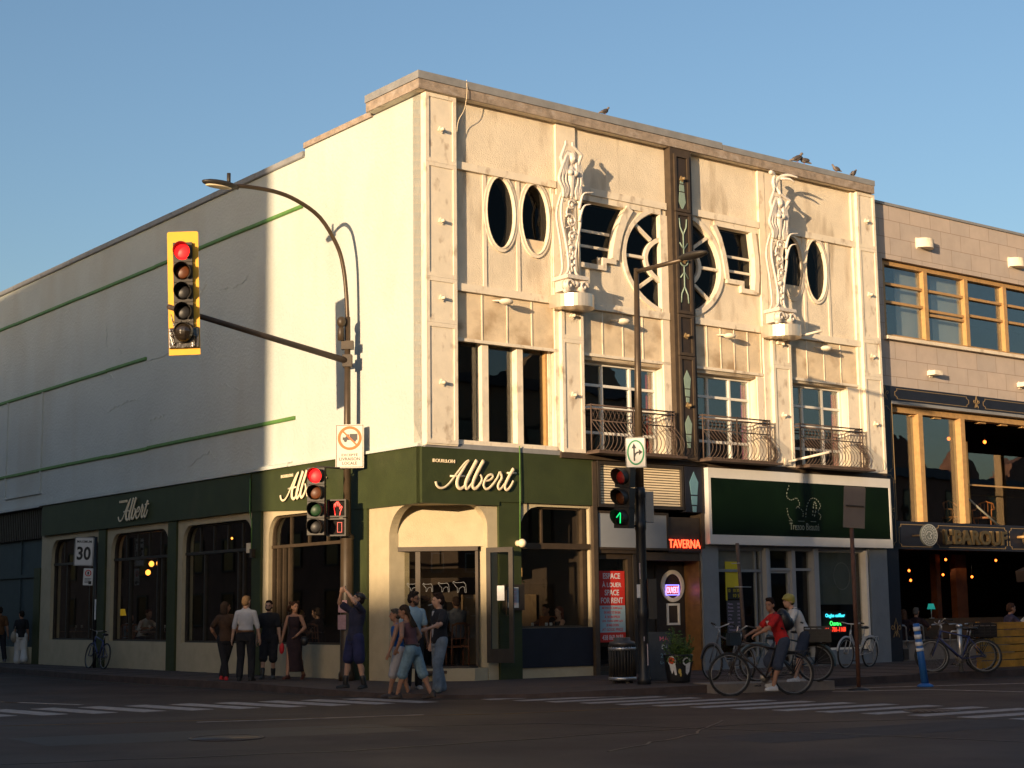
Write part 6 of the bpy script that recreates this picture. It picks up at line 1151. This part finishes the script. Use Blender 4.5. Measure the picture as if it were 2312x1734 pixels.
hel=mat('helmet_olive',(.32,.27,.06),.5,.1,5)
def x_hel(x,d): x.ell(d['h'](0,-.015,.065),.105,.125,.09,d['hd']); x.ell(d['h'](0,-.04,.02),.10,.10,.08,d['hd']); x.ell(d['h'](0,.08,.055),.07,.05,.02,d['hd'])
person('cyclist in white tee, olive helmet and glasses behind the red shirted one',(5.32,29.9,.1),R_(88),1.72,'l',pel=(0,-.12,.96),lean=(0,.22),al=(-.16,.12,.09),ar=(.16,-.05,.12),wl=(-.22,.42,1.08),wr=(.22,.42,1.08),el=(-1,-.6,-.4),er=(1,-.6,-.4),top=('tee','cream'),bot=('shorts','dkjean'),hair=('short',(.05,.03,.02)),shoe=(.5,.5,.5),hy=22,curl=1.3,glasses=1,pl=(0,.3,-1),pr=(0,.3,-1),extra=[('helmet',x_hel,hel),('backpack_strap',x_straps,M['black'])])
# seated people indoors
SIT=dict(pel=(0,0,.52),al=(-.12,.45,.09),ar=(.12,.42,.09),kl=(0,.2,1),kr=(0,.2,1),wl=(-.15,.42,.80),wr=(.15,.42,.80),el=(-1,-.4,-.3),er=(1,-.4,-.3),lean=(0,.05),vox=.016)
def sit(label,P,rz,**k): d=dict(SIT); d.update(k); return person(label,tuple(P),R_(rz),**d)
cw=mat('chair_wood',(.13,.05,.025),.5,.3,5)
def chair(P,rz,label):
    t=thing('dining_chair',label,'chair',tuple(P),R_(rz),'wooden chairs in the restaurant',world=False); part('seat',MB().box(ID,-.21,.21,-.2,.21,.43,.47),cw,t)
    for x in (-.19,.19): part('leg',MB().tube([(x,.19,0),(x,.19,.44)],.018,6),cw,t); part('leg',MB().tube([(x,-.2,0),(x*.98,-.19,.45),(x*.95,-.24,.92)],.018,6),cw,t)
    mb=MB(); mb.tube([(-.19,-.235,.88),(-.1,-.27,.93),(.1,-.27,.93),(.19,-.235,.88)],.025,6); mb.tube([(-.19,-.21,.62),(.19,-.21,.62)],.012,5)
    for x in (-.1,0,.1): mb.tube([(x,-.2,.46),(x,-.25,.9)],.009,5)
    part('backrest',mb,cw,t)
def table(P,label,w=.7):
    t=thing('dining_table',label,'table',tuple(P),0,'restaurant tables by the windows',world=False); part('tabletop',MB().box(ID,-w/2,w/2,-w/2,w/2,.72,.75),M['paper'] if 0 else cw,t); part('pedestal',MB().tube([(0,0,0),(0,0,.72)],.035,8),M['dark'],t); part('foot',MB().lathe([(.22,0),(.2,.03),(.04,.05)],(0,0,0),12),M['dark'],t)
    for x,y in ((-.2,.1),(.1,-.15),(.2,.15)): 
        g=thing('wine_glass','wine glass on the %s'%label,'glass',(P[0]+x,P[1]+y,P[2]+.75),0,'glasses on the tables',world=False); part('bowl',MB().lathe([(.03,0),(.035,.05),(.03,.08),(.028,.08)],(0,0,.09),10),M['paper'],g); part('stem',MB().tube([(0,0,.0),(0,0,.09)],.004,5),M['paper'],g)
z0=.36; rL=lambda s,o:FL(deepL(s,o),z0,-o)
table(rL(17.6,1.0),'table behind the speed sign'); sit('bald person in black reading at the window table behind the speed sign',rL(18.3,.95),-50-68,sk='l',hair=('bald',(.1,.1,.1)),top=('tee','charcoal'),hp=-10)
chair(rL(18.4,.95),-118,'wooden chair under the bald diner')
table(rL(12.2,1.0),'table behind the second window from the left'); chair(rL(13.0,.85),-130,'wooden chair with curved back under the diner in pale shirt'); chair(rL(13.75,.8),-140,'wooden chair beside the dark haired diner')
sit('dark haired diner in a pale blue top facing right behind the left windows',rL(13.95,1.0),-112,sk='l',H=1.65,top=('tee','lblue'),hair=('bob',(.03,.02,.015)),fem=1)
sit('large diner in a pale pink shirt leaning on the table behind the left windows',rL(13.05,.9),-125,sk='m',H=1.85,top=('shirt','cream'),bot=('pants','black'),hair=('short',(.08,.03,.02)),lean=(0,.18))
chair(rL(5.1,1.0),-70,'wooden chair under the blonde diner'); chair(rL(4.0,1.0),-40,'empty wooden chair near the pole window'); table(rL(4.5,1.3),'table behind the pole window')
sit('blonde long haired diner seen through the window left of the lamp post',rL(4.95,1.15),-60,sk='l',H=1.68,top=('tank','black'),hair=('long',(.50,.32,.12)),fem=1)
sit('diner in a dark red top beside the blonde one',rL(4.0,1.5),70,sk='l',top=('tee','dress'),hair=('short',(.03,.02,.015)))
rE=lambda a,o:FE(a,.36,-o)
sit('diner in grey shirt on a stool, back turned, inside the doorway',rE(1.15,1.1),20,sk='d',top=('shirt','grey'),hair=('short',(.02,.015,.01)),pel=(0,0,.72),H=1.72); chair(rE(1.15,1.1),20,'wooden chair inside the doorway')
sit('diner with bobbed hair facing left beyond the doorway',rE(.85,1.6),80,sk='l',top=('tank','black'),hair=('bob',(.05,.03,.02)),pel=(0,0,.72),H=1.66,fem=1)
person('waiter in olive shirt raising an arm behind the bar inside',tuple(rE(.15,1.5)),R_(200),1.78,'m',wl=(-.05,.25,1.5),el=(-1,0,-.3),top=('tee','olive'),bot=('pants','black'),vox=.016)
rr=lambda s,o:FR(deepR(s,o),z0,-o)
table(rr(3.0,.8),'table behind the window right of the door'); sit('red haired diner in black facing left in the window right of the door',rr(3.55,.75),115,sk='l',H=1.68,top=('tank','black'),hair=('bob',(.12,.03,.015)),fem=1,hy=20); sit('dark diner leaning close behind the red haired one',rr(3.2,1.25),130,sk='m',top=('tee','dress'),hair=('short',(.03,.015,.01)))
t=thing('wall_bench','tan leather bench in the window right of the door','bench',tuple(rr(4.0,.9))); part('backrest',MB().box(FR,4.5-.6,4.4,.9,1.42,-1.2,-1.1),mat('tan_leather',(.32,.12,.05),.5,.15,4),t); part('seat',MB().box(FR,3.9,4.4,.36,.82,-1.1,-.6),MC['tan_leather'],t)
ph=thing('potted_plant','bushy green plant in the window right of the door','plant',tuple(FR(2.62,1.9,-.6))); mb=MB()
for j in range(170): q=FR(2.62,2.35,-.6)+V((rnd.gauss(0,.11),rnd.gauss(0,.11),rnd.gauss(0,.13))); d=V((rnd.uniform(-1,1),rnd.uniform(-1,1),rnd.uniform(-1,.5))).normalized(); l=.05; n=d.orthogonal().normalized()*l*.4; mb.add([q,q+d*l*.6+n,q+d*l*1.4,q+d*l*.6-n],[(0,1,2,3)])
part('foliage',mb,mat('leaf_bright',(.09,.20,.03),.6,.4,30),ph); part('pot',MB().lathe([(.08,0),(.1,.18)],FR(2.62,1.98,-.6),12),M['brown'],ph); part('shelf',MB().box(FR,2.46,2.8,1.94,1.98,-.8,-.4),M['dark'],ph)
# terrace next door
sit('terrace guest in a dark plaid shirt facing right behind the plank fence',V((11.4,36.75,.15)),-75,sk='m',H=1.76,top=('shirt','plaid'),bot=('pants','black'),hair=('short',(.06,.03,.02)),pel=(0,0,.62))
sit('terrace guest in a white tee at the right photo edge behind the plank fence',V((12.15,37.3,.15)),115,sk='m',H=1.74,top=('tee','cream'),bot=('pants','black'),hair=('quiff',(.03,.02,.015)),pel=(0,0,.62))
sit('grey haired guest with glasses in the dark bar opening, looking right',FB(deepR(15.5,.7),.15,-.7),-45,sk='m',H=1.72,top=('tee','dress'),hair=('short',(.12,.11,.10)),glasses=1,pel=(0,0,.58)); sit('guest at the very left of the dark bar opening, beside the navy post',FB(deepR(15.0,.8),.15,-.8),-45,sk='l',H=1.70,top=('tee','dress'),hair=('bob',(.10,.05,.03)),pel=(0,0,.55))
# pendant globes inside the restaurant
for i,(s,z) in enumerate(((12.55,2.88),(12.1,2.88),(12.75,2.66),(12.0,2.66))): blb(FL(deepL(s,1.2),dz(z,1.2,17.9),-1.2),.075,warm,'amber pendant globe, %s of four behind the left windows'%['upper left','upper right','lower left','lower right'][i],'pendant globes',.9)
for i,(s,z,l) in enumerate(((12.6,3.45,'second window'),(11.95,3.45,'second window, right one'),(8.1,3.35,'third window'),(5.3,2.95,'window left of the lamp post'))): blb(FL(deepL(s,2.2),dz(z,2.2,17.9),-2.2),.03,warm,'tiny warm bulb high in the '+l,'tiny bulbs inside',.5)
t=thing('counter_lamp','yellow shaded lamp glowing on the wall behind the left diners','lamp',tuple(FL(deepL(14.6,2.3),1.6,-2.3))); part('lamp_shade',MB().lathe([(.16,0),(.12,.2)],FL(deepL(14.4,2.3),1.55,-2.3),12),emi('shade_yellow',(.8,.5,.03),.18),t); part('stem',MB().tube([FL(deepL(14.4,2.3),.36,-2.3),FL(deepL(14.4,2.3),1.55,-2.3)],.015,6),M['dark'],t)
t=thing('ceiling_globe','white globe lamp glowing in the salon window','lamp',tuple(FR(8.45,1.5,-.8))); part('globe',MB().ell(FR(8.5,1.35,-.8),.10,.10,.07),emi('globe_white',(.75,.9,.75),.9),t); part('cord',MB().tube([FR(8.5,1.42,-.8),FR(8.5,3.3,-.8)],.006,4),M['black'],t)
t=thing('salon_plant','leafy dark plant behind the salon price list','plant',tuple(FR(8.6,.4,-.7))); mb=MB()
for j in range(260): q=FR(8.7,.8,-.6)+V((rnd.gauss(0,.25),rnd.gauss(0,.12),rnd.gauss(0,.2))); d=V((rnd.uniform(-1,1),rnd.uniform(-1,1),rnd.uniform(-.3,1))).normalized(); l=.06; n=d.orthogonal().normalized()*l*.35; mb.add([q,q+d*l*.6+n,q+d*l*1.5,q+d*l*.6-n],[(0,1,2,3)])
part('foliage',mb,mat('leaf_dark',(.03,.09,.02),.6,.4,30),t); part('pot',MB().lathe([(.15,.0),(.2,.3)],FR(8.7,.2,-.6),12),M['brown'],t)
# line drawn cows on the entrance glass
t=thing('window_decal','white line drawings of cows on the entrance glass','decal',tuple(FE(.9,2.1,.02)))
cow=[(-.16,.07),(-.2,.1),(-.17,.13),(-.14,.1),(-.1,.1),(.0,.1),(.1,.11),(.15,.06),(.17,-.1),(.13,-.1),(.12,.0),(.06,.02),(-.02,-.02),(-.05,-.1),(-.08,-.1),(-.08,.0),(-.13,.03),(-.16,.07)]
for a,sc_ in ((.30,.8),(.62,.75),(.95,.85),(1.28,1)):
    part('cow_outline',MB().strip(FE,[(a+x*sc_*.75,2.03+y*sc_) for x,y in cow],.005,-.08,-.076),M['lgrey'],t)
part('decal_pane',MB().panel(FE,rect(.46,LE-.06,1.0,2.78),(),-.10,-.09),GLD,t)
bake()
